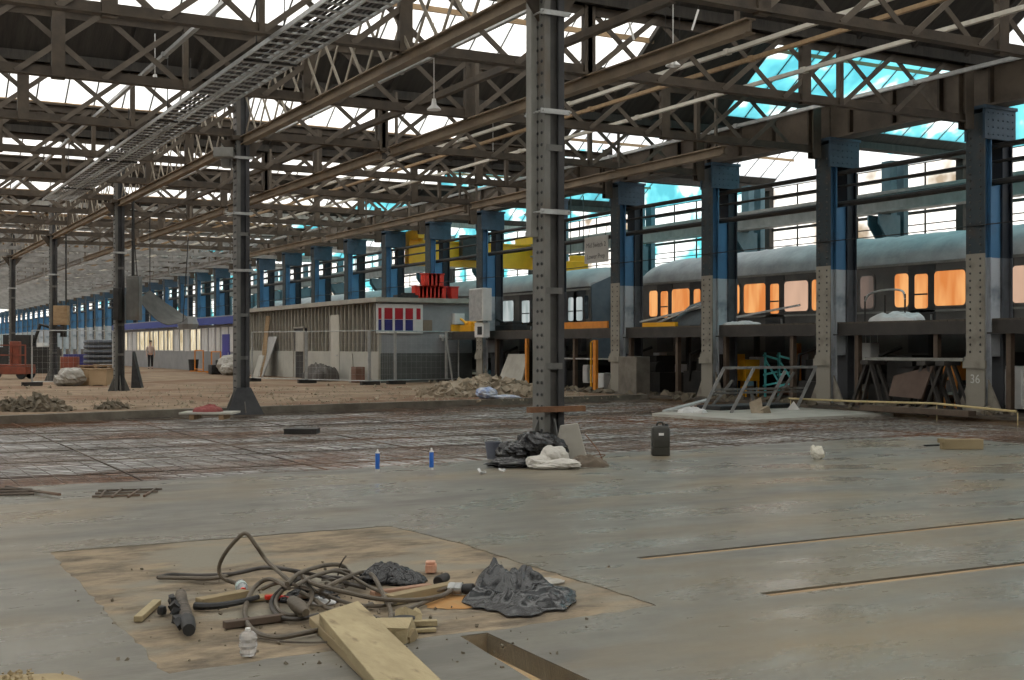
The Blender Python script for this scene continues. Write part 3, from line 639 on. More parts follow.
def coach(y0, y1, wins, label, roofmat, lumpy, endmat):
    r = thing('railway_coach', label, 'train', (TX+TW/2, y0, .2))
    sec = [(TX+.06,.95),(TX,1.3),(TX,3.45),(TX+.04,3.62),(TX+TW-.04,3.62),(TX+TW,3.45),(TX+TW,1.3),(TX+TW-.06,.95)]
    b = MB(); b.prism([(x,y0,z) for x,z in sec], (0,y1-y0,0)); part('body', b, [m_body], r)
    rm = MB(); nu, nv = 18, max(24, int((y1-y0)*5))
    for j in range(nv+1):
        y = y0-.02+(y1-y0+.04)*j/nv; e = min(1, min(y-y0+.02, y1+.02-y)/.9); e = math.sqrt(max(0, 1-(1-e)**2))
        for i in range(nu+1):
            t = PI*i/nu; x = TX+TW/2-(TW/2+.05)*math.cos(t); z = 3.58+(.25+.50*e)*math.sin(t)**.8
            d = lumpy*(noise.noise((x*1.1,y*.7,2))*.6+.4*noise.noise((x*3,y*2.3,5)))
            rm.v.append(Vector((x-d*.4*math.cos(t), y, z+d*math.sin(t)-(lumpy*.5*abs(math.cos(t))**3))))
    for j in range(nv):
        for i in range(nu): k = j*(nu+1)+i; rm.f.append((k,k+1,k+nu+2,k+nu+1))
    for j in (0, nv): rm.f.append(tuple(j*(nu+1)+i for i in range(nu+1)))
    part('roof', rm, roofmat, r, True)
    st = MB(); st.box(TX-.03,TX,y0,y1,3.44,3.50); st.box(TX-.02,TX,y0,y1,2.26,2.31); st.box(TX-.025,TX,y0,y1,1.98,2.03); part('waist_rail', st, m_col_l, r)
    eb = MB(); eb.prism([(TX+.1,y0-.03,1.0),(TX+.04,y0-.03,3.6),(TX+TW/2,y0-.03,4.15),(TX+TW-.04,y0-.03,3.6),(TX+TW-.1,y0-.03,1.0)], (0,.03,0)); eb.box(TX+1,TX+1.8,y0-.25,y0-.03,1.1,3.2); part('end_panel', eb, endmat, r)
    for a, b2, kind, m in wins:
        ya, yb = sorted((a, b2)); door = kind == 'd'
        if door:
            d = MB(); d.box(TX-.02,TX,ya-.22,yb+.22,1.25,3.42); dr = part('door', d, m_body_d, r)
            P = rrect(ya, yb, 2.35, 3.2, .07); p = MB(); p.prism([(TX-.03,u,v) for u,v in P], (.008,0,0)); part('pane', p, m, dr)
            p = MB(); p.box(TX-.045,TX-.03,ya,yb,2.68,2.72); part('glazing_bar', p, m_body_d, dr)
            p = MB(); p.box(TX-.05,TX-.02,ya-.15,ya-.1,1.9,2.2); part('handle', p, m_galv, dr)
        else:
            z0, z1 = (2.40, 3.24)
            P = rrect(ya, yb, z0, z1, .1); Q = rrect(ya-.05, yb+.05, z0-.05, z1+.05, .13)
            p = MB(); p.prism([(TX-.018,u,v) for u,v in Q], (.014,0,0)); fr = part('window_frame', p, m_body, r)
            p = MB(); p.prism([(TX-.026,u,v) for u,v in P], (.007,0,0)); part('pane', p, m, fr)
    u = MB(); u.box(TX+.25,TX+TW-.25,y0+.3,y1-.3,.75,.95)
    for i in range(int((y1-y0)/2.6)): u.box(TX+.3,TX+1.0,y0+1.2+2.6*i,y0+2.5+2.6*i,.42,.75)
    part('underframe', u, m_dark, r)
    for yb in (y0+2.6, y1-2.6):
        bo = MB(); bo.box(TX+.25,TX+.35,yb-1.5,yb+1.5,.5,.72); bo.box(TX+TW-.35,TX+TW-.25,yb-1.5,yb+1.5,.5,.72); bo.box(TX+.3,TX+TW-.3,yb-.2,yb+.2,.45,.75)
        bg_ = part('bogie', bo, m_dark, r)
        for s in (-1.1,1.1):
            wv = MB()
            for xx in (TX+.42,TX+TW-.55): wv.lathe([(.46,0),(.46,.03),(.42,.05),(.42,.13)], (xx,yb+s,.46), 20, (1,0,0))
            wv.tube([(TX+.42,yb+s,.46),(TX+TW-.42,yb+s,.46)], .08, 10); part('wheelset', wv, m_dark, bg_)
    return r
def W(a, b, kind, m): return (atX(a, TX), atX(b, TX), kind, m)
coach(12.0, 33.9, [W(650,658,'w',w_or),W(661.5,668.5,'d',w_or),W(672.5,690,'w',w_or),W(694.5,701,'d',w_or),W(706,724,'w',w_or),W(737,740,'w',w_or),W(744.5,766,'w',w_or),W(771,779.5,'d',w_or),
      W(785,808.5,'w',w_pk),W(812.5,824,'w',w_or),W(861,874,'w',w_dm),W(895.5,909,'w',w_or),W(915.5,928.5,'d',w_or),W(935,966,'w',w_or),W(1013,1050,'w',w_pk),W(990,1006,'d',w_pk)],
      'railway coach with orange lit windows under a pale tarpaulined roof', m_roofc, .16, m_body)
m_end = M('coach_end_blue_grey', (.05,.075,.095), (.09,.12,.14), 1.5, .5)
c2y = atX(590, TX)
wins = [W(585,589,'w',w_bk), W(577,583,'d',w_wh), W(569,574,'d',w_wh), W(559,566,'w',w_bk)]
y = c2y+3.2
while y < c2y+19:
    wins += [(y,y+.55,'d',w_wh if random.random() < .8 else w_bk),(y+1.1,y+1.7,'d',w_wh),(y+2.4,y+3.3,'w',w_wh if random.random() < .6 else w_bk)]; y += 4.0
coach(c2y, c2y+20, wins, 'dark unlit railway coach with small pale windows beyond the lit one', m_roofg, .04, m_end)
coach(c2y+21, c2y+41, [(c2y+22+2*i, c2y+23.2+2*i, 'w', w_wh) for i in range(9)], 'distant grey coach mostly hidden behind the shed', m_roofg, .04, m_end)
for i, xx in enumerate((TX+.5, TX+TW-.55)):
    b = MB(); b.box(xx-.04,xx+.04,8,100,-.0,.02); b.box(xx-.015,xx+.015,8,100,.02,.1); b.box(xx-.035,xx+.035,8,100,.1,.14)
    solo('rail', b, m_rust, ['rail under the near wheels of the coaches','rail under the far wheels of the coaches'][i], 'rail', 'rails under the coaches', loc=(xx,8,0))
# ================================================================== staging deck along the train
DX0, DX1 = 21.3, 23.1; DY0, DY1 = 11.0, 43.9
m_deck = M('deck_boards', (.06,.05,.04), (.11,.09,.07), 1.5, .85, 0, .3, 8)
m_deckb = M('deck_edge_beam', (.032,.028,.025), (.06,.053,.046), 1.5, .7)
r = thing('staging_deck', 'raised timber and steel work deck along the side of the train', 'platform', (DX0, DY0, 0))
n = 7
b = MB()
i = 0; yy = DY0
while yy < DY1: b.box(DX0-.02,DX1,yy,yy+.22,1.96,2.0); yy += .235
part('boards', b, m_deck, r)
b = MB(); b.box(DX0-.03,DX0+.05,DY0,DY1,1.70,1.96); b.box(DX0-.08,DX0+.1,DY0,DY1,1.68,1.71); b.box(DX1-.1,DX1,DY0,DY1,1.76,1.96); part('edge_beam', b, m_deckb, r)
m_post = M('deck_post', (.075,.052,.037), (.12,.085,.06), 3, .7)
for px in (1010, 937, 858, 793, 726, 678, 631, 575, 497, 478):
    yy = atX(px, DX0+.05)
    if yy < DY1: b = MB(); b.box(DX0,DX0+.12,yy-.06,yy+.06,0,1.7); b.box(DX0-.06,DX0+.18,yy-.12,yy+.12,0,.02); part('post', b, m_post, r)
for k in range(11):
    yy = DY0+.4+3.2*k; b = MB(); b.box(DX1-.14,DX1-.02,yy-.06,yy+.06,0,1.76); part('back_post', b, m_dark, r)
for ya, yb in ((atX(575,DX0),atX(545,DX0)),(atX(611,DX0),atX(575,DX0))):
    b = MB(); b.bar((DX0+.05,ya,1.02),(DX0+.05,yb,1.02),.04,.05); part('guard_bar', b, m_galv, r)
# things lying on the deck
def onD(px, x): return Vector((x, atX(px, x), 2.0))
b = MB(); a, c = onD(565,21.5), onD(611,21.5); b.box(21.35,21.42,c.y,a.y,2.0,2.22); solo('orange_board', b, m_ora, 'long orange board on the deck edge left of the blue pillar', 'board')
b = MB(); a, c = onD(645,21.5), onD(678,21.5); b.box(21.4,21.5,c.y,a.y,2.0,2.13); solo('orange_board', b, m_yel, 'yellow-orange plank on the deck in front of the lit coach', 'board')
# dark sheet tented over poles
A, B, C_, D_ = Vector((21.5,atX(668,21.5),2.02)), Vector((21.5,atX(700,21.5),2.02)), Vector((22.4,atX(704,22.4),2.75)), Vector((22.4,atX(690,22.4),2.62))
b = MB(); b.prism([A,B,C_,D_], (.03,.05,.03)); solo('black_sheet', b, m_black, 'black sheet propped up on the deck below the lit windows', 'sheet', bevel=.008)
for i, (p, q) in enumerate((((655,324),(718,297)),((640,322),(720,303)),((737,317),(800,305)))):
    P_, Q_ = Vector((21.45,atX(p[0],21.45),0)), Vector((22.3,atX(q[0],22.3),0)); P_.z = max(2.03, zz(p[1],P_.x,P_.y)); Q_.z = max(2.05, zz(q[1],Q_.x,Q_.y))
    b = MB(); b.bar(P_, Q_, .07, .05); solo('grey_pole', b, m_galv, ['grey pole leaning highest over the black sheet','grey pole lying lower across the black sheet','pale pole leaning on the deck under the doorway'][i], 'pole')
def wad(b, c, ax, ay, h, seed, amp=.3, ff=1.6, n=30):          # a crushed, creased lump resting on the ground
    c, ax, ay = Vector(c), Vector(ax), Vector(ay); k = len(b.v); m = n//2
    for i in range(m+1):
        for j in range(n):
            th, ph = PI*i/m, 2*PI*j/n; d = Vector((math.sin(th)*math.cos(ph), math.sin(th)*math.sin(ph), math.cos(th))); q = d*ff+Vector((seed*7.7,seed*3.1,0)); f = 0
            for a_, b_, c_, fr, am in ((.9,.3,.3,.6,.5),(-.4,.8,.4,.85,.35),(.2,-.5,.85,1.2,.25),(.7,.6,-.4,1.9,.15),(-.6,.2,.8,2.8,.08)):
                t = (a_*q.x+b_*q.y+c_*q.z)*fr+seed*.37+.25*noise.noise(q*1.3); f += am*abs(2*(t-math.floor(t))-1)
            d = d*(1+amp*(f-.7)); p = c+ax*d.x+ay*d.y; b.v.append(Vector((p.x, p.y, c.z+max(0, h*.5*(1+d.z*1.15)))))
    for i in range(m):
        for j in range(n): b.f.append((k+i*n+j, k+i*n+(j+1)%n, k+(i+1)*n+(j+1)%n, k+(i+1)*n+j))
def wads(name, lst, m, label, cat, root=None):
    b = MB()
    for i, (c, ax, ay, h, sd, amp) in enumerate(lst): wad(b, c, ax, ay, h, sd, amp)
    return solo(name, b, m, label, cat, loc=lst[0][0])
FOLDS = ((.9,.43,.55,.45,.1),(-.5,.86,.8,.32,.4),(.2,-.98,1.35,.22,.7),(.97,-.2,1.9,.16,.2),(.6,.8,2.9,.09,.5))
def crumple(name, c, ax, ay, h, m, label, cat, seed=0, fold=1.0, n=34, outline=None, peak=None, kind='thing', ff=1.5, flat=.4):      # a heap of folded sheet with an underside
    c = Vector(c); ax, ay = Vector(ax), Vector(ay); b = MB(); rn = 20; sg = n*2
    top = []
    for i in range(rn+1):
        for j in range(sg):
            t = 2*PI*j/sg; rr = i/rn
            o = (outline(t) if outline else 1+.28*noise.noise((math.cos(t)*1.6,math.sin(t)*1.6,seed))+.12*noise.noise((math.cos(t)*5,math.sin(t)*5,seed)))
            u, v = math.cos(t)*rr*o, math.sin(t)*rr*o
            q = Vector((u*ff+seed*3.1, v*ff, seed)); rid = 1-abs(noise.noise(q*1.1))*2.2; rid2 = 1-abs(noise.noise(q*2.7+Vector((5,2,1))))*2
            base = (1-rr**2)**flat if peak is None else peak(u, v, rr)
            fo = 0
            for nx_, ny_, fr, am, ph in FOLDS:
                s_ = (nx_*(q.x+.35*noise.noise(q*.9))+ny_*(q.y+.35*noise.noise(q*.9+Vector((4,4,0)))))*fr+ph+seed; fo += am*abs(2*(s_-math.floor(s_))-1)
            z = h*base*(.45+.55*fo*fold+.12*rid2) + h*.16*fo*(1-rr**6)
            z = max(z, .008)
            p = c+ax*(u+.05*noise.noise(q*2))+ay*(v+.05*noise.noise(q*2+Vector((9,0,0)))); b.v.append(Vector((p.x,p.y,c.z+z)))
    for i in range(rn):
        for j in range(sg): b.f.append((i*sg+j, i*sg+(j+1)%sg, (i+1)*sg+(j+1)%sg, (i+1)*sg+j))
    k = len(b.v)
    for j in range(sg): p = b.v[rn*sg+j]; b.v.append(Vector((p.x,p.y,c.z+.001)))
    for j in range(sg): b.f.append((rn*sg+j, rn*sg+(j+1)%sg, k+(j+1)%sg, k+j))
    b.f.append(tuple(k+j for j in range(sg)))
    return solo(name, b, m, label, cat, None, kind, True, loc=c)
m_sheet_w = M('white_sheeting', (.55,.56,.56), (.70,.70,.69), 4, .5)
p = onD(742,21.7); crumple('white_sheet', p, (.4,0,0), (0,.6,0), .11, m_sheet_w, 'small white sheet crumpled on the deck left of the second pillar', 'sheet', 1)
p = onD(899,21.7); crumple('white_sheet', p, (.4,0,0), (0,.7,0), .2, m_sheet_w, 'white sheet crumpled on the deck under the hooped rail', 'sheet', 2)
r = thing('hooped_rail', 'bent dark guard rail with a pale top hoop on the deck', 'rail', onD(885,21.6))
P_ = [onD(865,21.6),onD(885,21.6),onD(905,21.6)]
for q in P_: b = MB(); b.tube([q,q+Vector((0,0,.62))], .022, 6); part('upright', b, m_dark, r)
b = MB(); b.tube(smoothpath([P_[0]+Vector((0,0,.5)),P_[0]+Vector((0,-.15,.66)),P_[1]+Vector((0,0,.74)),P_[2]+Vector((0,.1,.7)),P_[2]+Vector((0,0,.5))]), .025, 6); part('top_hoop', b, m_galv, r)
for i,(px,w2,h2,m,nm,lab) in enumerate(((472,1.0,.42,m_yel,'yellow_machine','yellow machine on the deck right of the shed'),(484,.7,.3,m_yel,'yellow_machine','yellow machine on the deck just left of the front column'),(510,1.5,.35,m_dark,'dark_trough','dark metal trough on the deck behind the front column'),(454,.9,.5,m_yel,'yellow_machine','yellow machine at the shed end of the deck'))):
    q = onD(px, 21.9); b = MB(); b.box(q.x-.3,q.x+.3,q.y-w2/2,q.y+w2/2,2.0,2.0+h2*.6); b.box(q.x-.2,q.x+.2,q.y-w2*.35,q.y+w2*.3,2.0+h2*.6,2.0+h2); b.tube([(q.x-.3,q.y-w2*.2,2+h2*.7),(q.x-.4,q.y+w2*.2,2.+h2*1.2)], .05, 8)
    solo(nm, b, m, lab, 'machine', bevel=.03)
# white cabinets on the fifth pillar
yk = PY0+PITCH*5; q = Vector((20.9, yk, 0))
r = thing('wall_cabinet', 'tall pale grey cabinet hung on the pillar beside the rubble heap', 'cabinet', (20.9,yk-.5,2.35)); b = MB(); b.box(20.6,20.98,yk-1.05,yk+.05,2.35,3.55); part('body', b, m_white, r, bevel=.02)
b = MB(); b.box(20.585,20.6,yk-1.0,yk,2.4,3.5); part('door', b, m_galv, r)
r = thing('switch_box', 'small white electrical box under the tall grey cabinet', 'box', (20.8,yk-.6,1.75)); b = MB(); b.box(20.7,20.98,yk-.9,yk-.2,1.75,2.3); part('body', b, m_white, r, bevel=.02); b = MB(); b.box(20.69,20.7,yk-.8,yk-.45,1.85,2.15); part('cover', b, m_dark, r)
# clutter under the deck
def boxat(px, x, z0, z1, wy, wx=.4): y = atX(px, x); return (x-wx/2, x+wx/2, y-wy/2, y+wy/2, z0, z1)
r = thing('concrete_block', 'upright concrete block at the foot of the blue pillar', 'block', (20.75,atX(634,20.75),0)); b = MB(); b.box(*boxat(634,20.75,0,1.12,.95,.5)); part('body', b, M('old_concrete', (.12,.107,.088), (.20,.18,.15), 2.5, .9, 0, .5), r, bevel=.02)
b = MB(); b.box(*boxat(595.5,21.05,0,1.62,.16,.1)); solo('orange_post', b, m_ora, 'bright orange post under the deck edge', 'post')
b = MB(); b.tube([(21.1,atX(591,21.1),.0),(21.1,atX(591,21.1),1.55),(21.1,atX(594,21.1),1.6)], .03, 6); solo('yellow_tube', b, m_yel, 'thin bent yellow tube beside the orange post', 'tube')
b = MB(); b.box(*boxat(527,21.1,.0,1.69,.12,.1)); solo('orange_post', b, m_ora, 'slim orange post under the deck, left of the front column', 'post')
for i,(px,x,z0,z1,wy,wx,m,nm,lab) in enumerate((
  (744,22.4,.45,1.05,.75,.5,m_yel,'yellow_cabinet','yellow cabinet under the deck between the pillars'),(739,22.2,.5,1.2,.16,.3,m_yel,'yellow_locker','narrow yellow locker beside the yellow cabinet'),
  (833,22.6,.75,1.05,.5,.4,m_red,'red_box','small red box under the deck left of the trestles'),(868,22.0,1.05,1.5,.45,.3,m_white,'grey_box','pale box hanging under the deck above the trestles'),
  (604,22.0,0,.55,.6,.4,m_white,'white_bin','white bin behind the orange post'),(589,22.2,.2,.8,.3,.3,m_white,'white_canister','white canister left of the orange post'),
  (716,21.7,0,1.5,.9,.3,m_dark,'dark_locker','dark locker behind the second pillar'),(1018,21.9,.1,1.0,.5,.3,m_white,'white_drum','white drum at the right edge under the deck'),(715,21.9,.6,1.45,.16,.2,m_yel,'yellow_strip','upright yellow strip left of the dark locker'),
  (797,22.5,.4,1.5,.12,.2,m_ora,'orange_pole','thin orange pole under the deck beside the turquoise racks'),(956,22.3,.65,1.15,.4,.4,m_ora,'orange_box','orange box under the deck left of pillar 36'))):  # last entry: box in plain orange paint
    b = MB(); b.box(*boxat(px,x,z0,z1,wy,wx)); q = boxat(px,x,z0,z1,wy,wx); b.box(q[0]-.02,q[0],q[2]+.05*wy,q[3]-.05*wy,q[4]+.08*(z1-z0),q[5]-.08*(z1-z0))
    if z0 > .3: 
        for cx2 in (q[0]+.03,q[1]-.03):
            for cy2 in (q[2]+.03,q[3]-.03): b.box(cx2-.02,cx2+.02,cy2-.02,cy2+.02,0,z0) if z0 < .8 else b.box(cx2-.01,cx2+.01,cy2-.01,cy2+.01,z1,1.96)
    solo(nm, b, m, lab, 'box', bevel=.015)
for i,(px,lab) in enumerate(((772,'turquoise pipe rack under the deck, left of the two'),(786,'turquoise pipe rack under the deck, right of the two'))):
    y = atX(px,22.5); r = thing('pipe_rack', lab, 'rack', (22.5,y,0), 'turquoise racks under the deck')
    for s in (-.28,.28): b = MB(); b.bar((22.5,y+s,0),(22.5,y+s,1.25),.05,.05); part('upright', b, m_tealp, r)
    b = MB()
    for z in (.45,.75,1.05): b.bar((22.5,y-.35,z),(22.5,y+.35,z+.12*(-1)**int(z*4)),.05,.05)
    b.bar((22.5,y-.28,.45),(22.5,y+.28,1.05),.04,.04); part('crossbar', b, m_tealp, r)
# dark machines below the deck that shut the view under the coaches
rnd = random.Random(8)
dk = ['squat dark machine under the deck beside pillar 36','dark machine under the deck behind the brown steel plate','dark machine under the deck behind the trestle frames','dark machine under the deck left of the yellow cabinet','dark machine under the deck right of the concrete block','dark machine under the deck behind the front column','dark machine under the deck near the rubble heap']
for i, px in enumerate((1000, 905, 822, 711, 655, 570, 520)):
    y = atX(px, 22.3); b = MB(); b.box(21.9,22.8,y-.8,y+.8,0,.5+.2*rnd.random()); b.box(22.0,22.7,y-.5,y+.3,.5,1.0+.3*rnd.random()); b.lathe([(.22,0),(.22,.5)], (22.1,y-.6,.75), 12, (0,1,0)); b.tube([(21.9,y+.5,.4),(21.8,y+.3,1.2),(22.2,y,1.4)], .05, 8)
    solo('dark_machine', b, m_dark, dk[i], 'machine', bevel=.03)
m_lit = M('white_enamel', (.75,.78,.8), (.62,.65,.68), 3, .3)
wb = ['white box beyond the train, seen under the deck right of the block','white box beyond the train, left of the tall tube post','white box seen low through the trestles','white box beyond pillar 36 at floor level','white box under the deck behind the second pillar','white box glimpsed under the deck behind the turquoise racks']
for i, (px, z0) in enumerate(((660,.9),(682,.55),(945,.35),(966,.1),(757,.8),(800,.9))):
    y = atX(px, 22.9); b = MB(); b.box(22.75,23.05,y-.17,y+.17,z0,z0+.32); b.box(22.88,22.92,y-.03,y+.03,0,z0); solo('junction_box', b, m_lit, wb[i], 'box', bevel=.02)
# ================================================================== stud walled shed
SX, SY0, SY1, SZ = 18.5, 44.4, 61.6, 3.15
m_stud = M('metal_stud', (.34,.32,.27), (.45,.42,.36), 3, .45, .3)
m_inner = M('shed_insulation', (.05,.047,.04), (.10,.09,.075), 1.5, .6)
m_board = M('lower_board', (.36,.35,.31), (.44,.43,.38), 1, .7)
m_greyw = M('shed_front_paint', (.24,.25,.26), (.31,.32,.33), 1.5, .7)
m_greyd = M('shed_front_dark', (.085,.09,.085), (.12,.125,.12), 2, .8)
r = thing('site_shed', 'low stud walled shed with grey front and half boarded side', 'shed', (SX, SY0, 0))
b = MB(); b.box(SX+.1,SX+.14,SY0,SY1,0,SZ); part('side_lining', b, m_inner, r)
n = 38
b = MB()
for i in range(n+1):
    y = SY0+(SY1-SY0)*i/n; b.box(SX,SX+.1,y-.035,y+.035,1.15,SZ-.02)
b.box(SX-.01,SX+.1,SY0,SY1,1.12,1.2); part('stud', b, m_stud, r).__setitem__('kind','stuff')
b = MB()
for ya, yb in ((SY0,48.6),(49.6,52.6),(54.2,SY1)): b.box(SX-.02,SX,ya,yb,0,1.22)
part('lower_boarding', b, m_board, r)
b = MB(); b.box(SX-.2,22.7,SY0-.2,SY1+.2,SZ,SZ+.18); part('roof', b, M('shed_roof', (.30,.28,.24), (.38,.36,.31), 2, .8), r)
b = MB(); b.box(SX,22.56,SY0-.02,SY0+.1,1.15,SZ); part('front_upper', b, m_greyw, r)
b = MB(); b.box(SX,22.56,SY0-.03,SY0+.1,0,1.16); part('front_lower', b, m_greyd, r)
b = MB(); b.box(SX,22.56,SY0-.05,SY0+.1,1.98,2.03); b.box(SX-.03,SX+.06,SY0-.06,SY0+.04,0,SZ); part('corner_trim', b, m_stud, r)
b = MB(); b.box(22.46,22.56,SY0,SY1,0,SZ); part('rear_wall', b, m_greyd, r)
def sideY(px): return atX(px, SX)
b = MB(); ya, yb = sorted((sideY(331.5), sideY(340))); b.box(SX-.05,SX-.0,ya,yb,.02,2.75); d = part('door', b, M('pale_door', (.44,.42,.36), (.52,.50,.44), 2, .6), r)
b = MB(); b.tube([(SX-.05,ya+.12,1.05),(SX-.1,ya+.12,1.05),(SX-.1,ya+.3,1.05)], .015, 6); part('handle', b, m_galv, d)
ya, yb = sorted((sideY(294), sideY(305))); b = MB(); b.box(SX-.012,SX+.09,ya,yb,0,2.25); dw = part('doorway', b, m_black, r)
b = MB(); b.box(SX-.06,SX-.012,ya,ya+.07,0,2.3); b.box(SX-.06,SX-.012,yb-.07,yb,0,2.3); b.box(SX-.06,SX-.012,ya,yb,2.25,2.32); part('door_frame', b, m_stud, dw)
b = MB(); b.box(SX-.1,SX-.06,ya-.1,yb-.5,1.2,2.1); part('door_panel', b, m_pad, dw)
# notice board
x0, x1 = atY(375.5,SY0), atY(422,SY0)
def zf(py): return zz(py, 20.2, SY0)
r = thing('notice_board', 'white framed board of red over blue panels on the shed front', 'board', (x0, SY0-.05, zf(333)))
b = MB(); b.box(x0,x1,SY0-.09,SY0-.05,zf(333.5),zf(304.5)); part('frame', b, m_white, r, bevel=.01)
m_nr, m_nb = M('panel_red', (.36,.012,.02), (.42,.015,.025), 2, .5), M('panel_blue', (.018,.02,.13), (.03,.03,.17), 2, .5)
for i,(a,c) in enumerate(((377.5,380.5),(383.5,391.5),(394,402),(404.5,412),(415.5,419.5))):
    xa, xb = atY(a,SY0), atY(c,SY0); b = MB(); b.box(xa,xb,SY0-.1,SY0-.088,zf(319.5),zf(308.5)); part('red_panel', b, m_nr, r)
    b = MB(); b.box(xa,xb,SY0-.1,SY0-.088,zf(331),zf(320)); part('blue_panel', b, m_nb if i < 4 else m_white, r)
for px, a, c, w2, m, nm, lab in ((427,320,331,9,M('brown_notice',(.20,.15,.11),(.26,.2,.15),3,.7),'notice','small brown notice to the right of the red and blue board'),(457,313,324,10,m_white,'fuse_box','pale fuse box at the right end of the shed front')):
    xa, xb = atY(px-w2/2,SY0), atY(px+w2/2,SY0); b = MB(); dd = .03 if nm == 'notice' else .2; b.box(xa,xb,SY0-.04-dd,SY0-.03,zf(c),zf(a)); b.box(xa+.04,xb-.04,SY0-.05-dd,SY0-.04-dd,zf(c)+.05,zf(a)-.05)
    solo(nm, b, m, lab, 'box' if dd > .1 else 'notice', bevel=.01)
b = MB(); xa = atY(442,SY0); b.box(xa-.12,xa+.12,SY0-.2,SY0-.03,zf(338),zf(334.5)); b.box(xa-.03,xa+.03,SY0-.1,SY0-.03,zf(341),zf(338)); solo('floodlight', b, m_white, 'small white floodlight on the shed front below the fuse box', 'lamp')
# red barriers stacked on the roof
def crate(x, label, z):
    rr = thing('red_crate', label, 'crate', (x, SY0+.2, z), 'red plastic crates on the shed roof'); b = MB()
    b.prism([(x-.15,SY0+.02,z),(x+.15,SY0+.02,z),(x+.17,SY0+.02,z+.46),(x-.17,SY0+.02,z+.46)], (0,.4,0)); part('body', b, m_red, rr, bevel=.02)
    b = MB(); b.box(x-.19,x+.19,SY0-.01,SY0+.45,z+.46,z+.5); part('rim', b, m_red, rr, bevel=.01); return rr
zr = SZ+.18
for i in range(7): crate(atY(418.5+3.9*i, SY0+.1), 'red plastic crate in the bottom row on the shed roof, ' + ['leftmost','second from left','third from left','middle one','third from right','second from right','rightmost'][i], zr)
for i in range(4): crate(atY(427.5+4*i, SY0+.1), 'red plastic crate in the upper row on the shed roof, ' + ['leftmost','second from left','second from right','rightmost'][i], zr+.5)
crate(atY(454, SY0+.1), 'single red plastic crate standing apart at the right end of the roof', zr)
b = MB(); q = Vector((atY(407,SY0+.2),SY0+.2,zr)); b.box(q.x-.5,q.x+.4,q.y-.2,q.y+.2,q.z,q.z+.12); b.box(q.x-.2,q.x+.3,q.y-.15,q.y+.15,q.z+.12,q.z+.2); solo('black_board', b, m_black, 'flat black boards left of the red crates on the roof', 'board')
# leaning sheets, heap and box by the shed
def lean(name, px0, px1, top, x, m, lab, lx=.5, th=.04):
    ya, yb = sorted((atX(px0,x), atX(px1,x))); b = MB(); b.prism([(x-lx,ya,0),(x-lx,yb,0),(x-.03,yb-.1,top),(x-.03,ya-.1,top)], (th,0,.0)); return solo(name, b, m, lab, 'board')
lean('leaning_board', 268, 277, 1.9, SX-.04, m_galv, 'pale grey board leaning on the shed side, taller of two', .7)
lean('leaning_board', 259, 264, 1.0, SX-.9, m_board, 'low white board leaning in front of the taller grey one', .3)
b = MB(); b.bar((SX-.7,atX(262,SX-.7),0),(SX-.05,atX(268,SX-.05),2.9),.2,.06); solo('leaning_plank', b, m_tan, 'brown plank leaning on the shed left of the grey board', 'plank')
q = g(320, 379); q.x = SX-.95; q.y = atX(320, q.x); crumple('covered_mound', q, (0,.95,0), (-.7,0,0), .85, M('tarp_brown', (.05,.045,.04),(.09,.08,.07),3,.7), 'dark covered mound against the shed side', 'mound', 3, .4)
q = Vector((SX-.45, atX(358,SX-.45), 0)); r = thing('brown_bin', 'small brown bin with a white upright beside the shed corner', 'bin', q)
b = MB(); b.prism([(q.x-.2,q.y-.24,0),(q.x+.2,q.y-.24,0),(q.x+.2,q.y+.24,0),(q.x-.2,q.y+.24,0)], (0,0,.62)); part('body', b, M('bin_brown',(.14,.075,.05),(.19,.1,.07),3,.6), r, bevel=.02)
b = MB(); b.lathe([(.14,.0),(.06,.7),(.03,1.15)], (q.x-.1,q.y+.38,0), 10); part('upright', b, m_board, r)
# ------------------------------------------------------------------ temporary fence
def fence(p, q, lab, H=2.0, wires=14):
    r = thing('fence_panel', lab, 'fence', p, 'temporary fence panels'); p, q = Vector(p), Vector(q); up = Vector((0,0,H))
    for e in (p, q): b = MB(); b.tube([e, e+up], .03, 6); part('post', b, m_galv, r)
    b = MB(); b.tube([p+up,q+up], .02, 6); b.tube([p+Vector((0,0,.15)),q+Vector((0,0,.15))], .02, 6); part('rail', b, m_galv, r)
    b = MB()
    for i in range(1, wires): a = p.lerp(q, i/wires); b.bar(a+Vector((0,0,.15)), a+up, .003, .003)
    for i in range(1, 8): b.bar(p+Vector((0,0,.15+.23*i)), q+Vector((0,0,.15+.23*i)), .003, .003)
    part('mesh', b, m_galv, r)
    b = MB(); b.box(p.x-.35,p.x+.35,p.y-.12,p.y+.12,0,.14); part('foot_block', b, m_dark, r)
fx = [g(254,382), g(309,383), g(371,386), g(396,385), g(447,383), g(457,382.5)]
fl = ['fence panel before the leaning boards','fence panel before the dark mound','narrow fence panel just left of the shed corner','fence panel before the notice board','short fence panel at the right end of the shed']
fx = [g(252,381.5), g(307,383.2), g(370,385), g(396,384.2), g(447,382.8), g(460,382.4)]
for i in range(5): fence(fx[i], fx[i+1]-Vector((.06,0,0)), fl[i], 2.0 if i != 2 else 2.0, 10)
b = MB(); a = g(453,384.5); b.bar(a, a+Vector((-.25,.1,2.0)), .05, .05); solo('prop_pole', b, m_galv, 'slanting grey pole propped on the fence by the fuse box', 'pole')
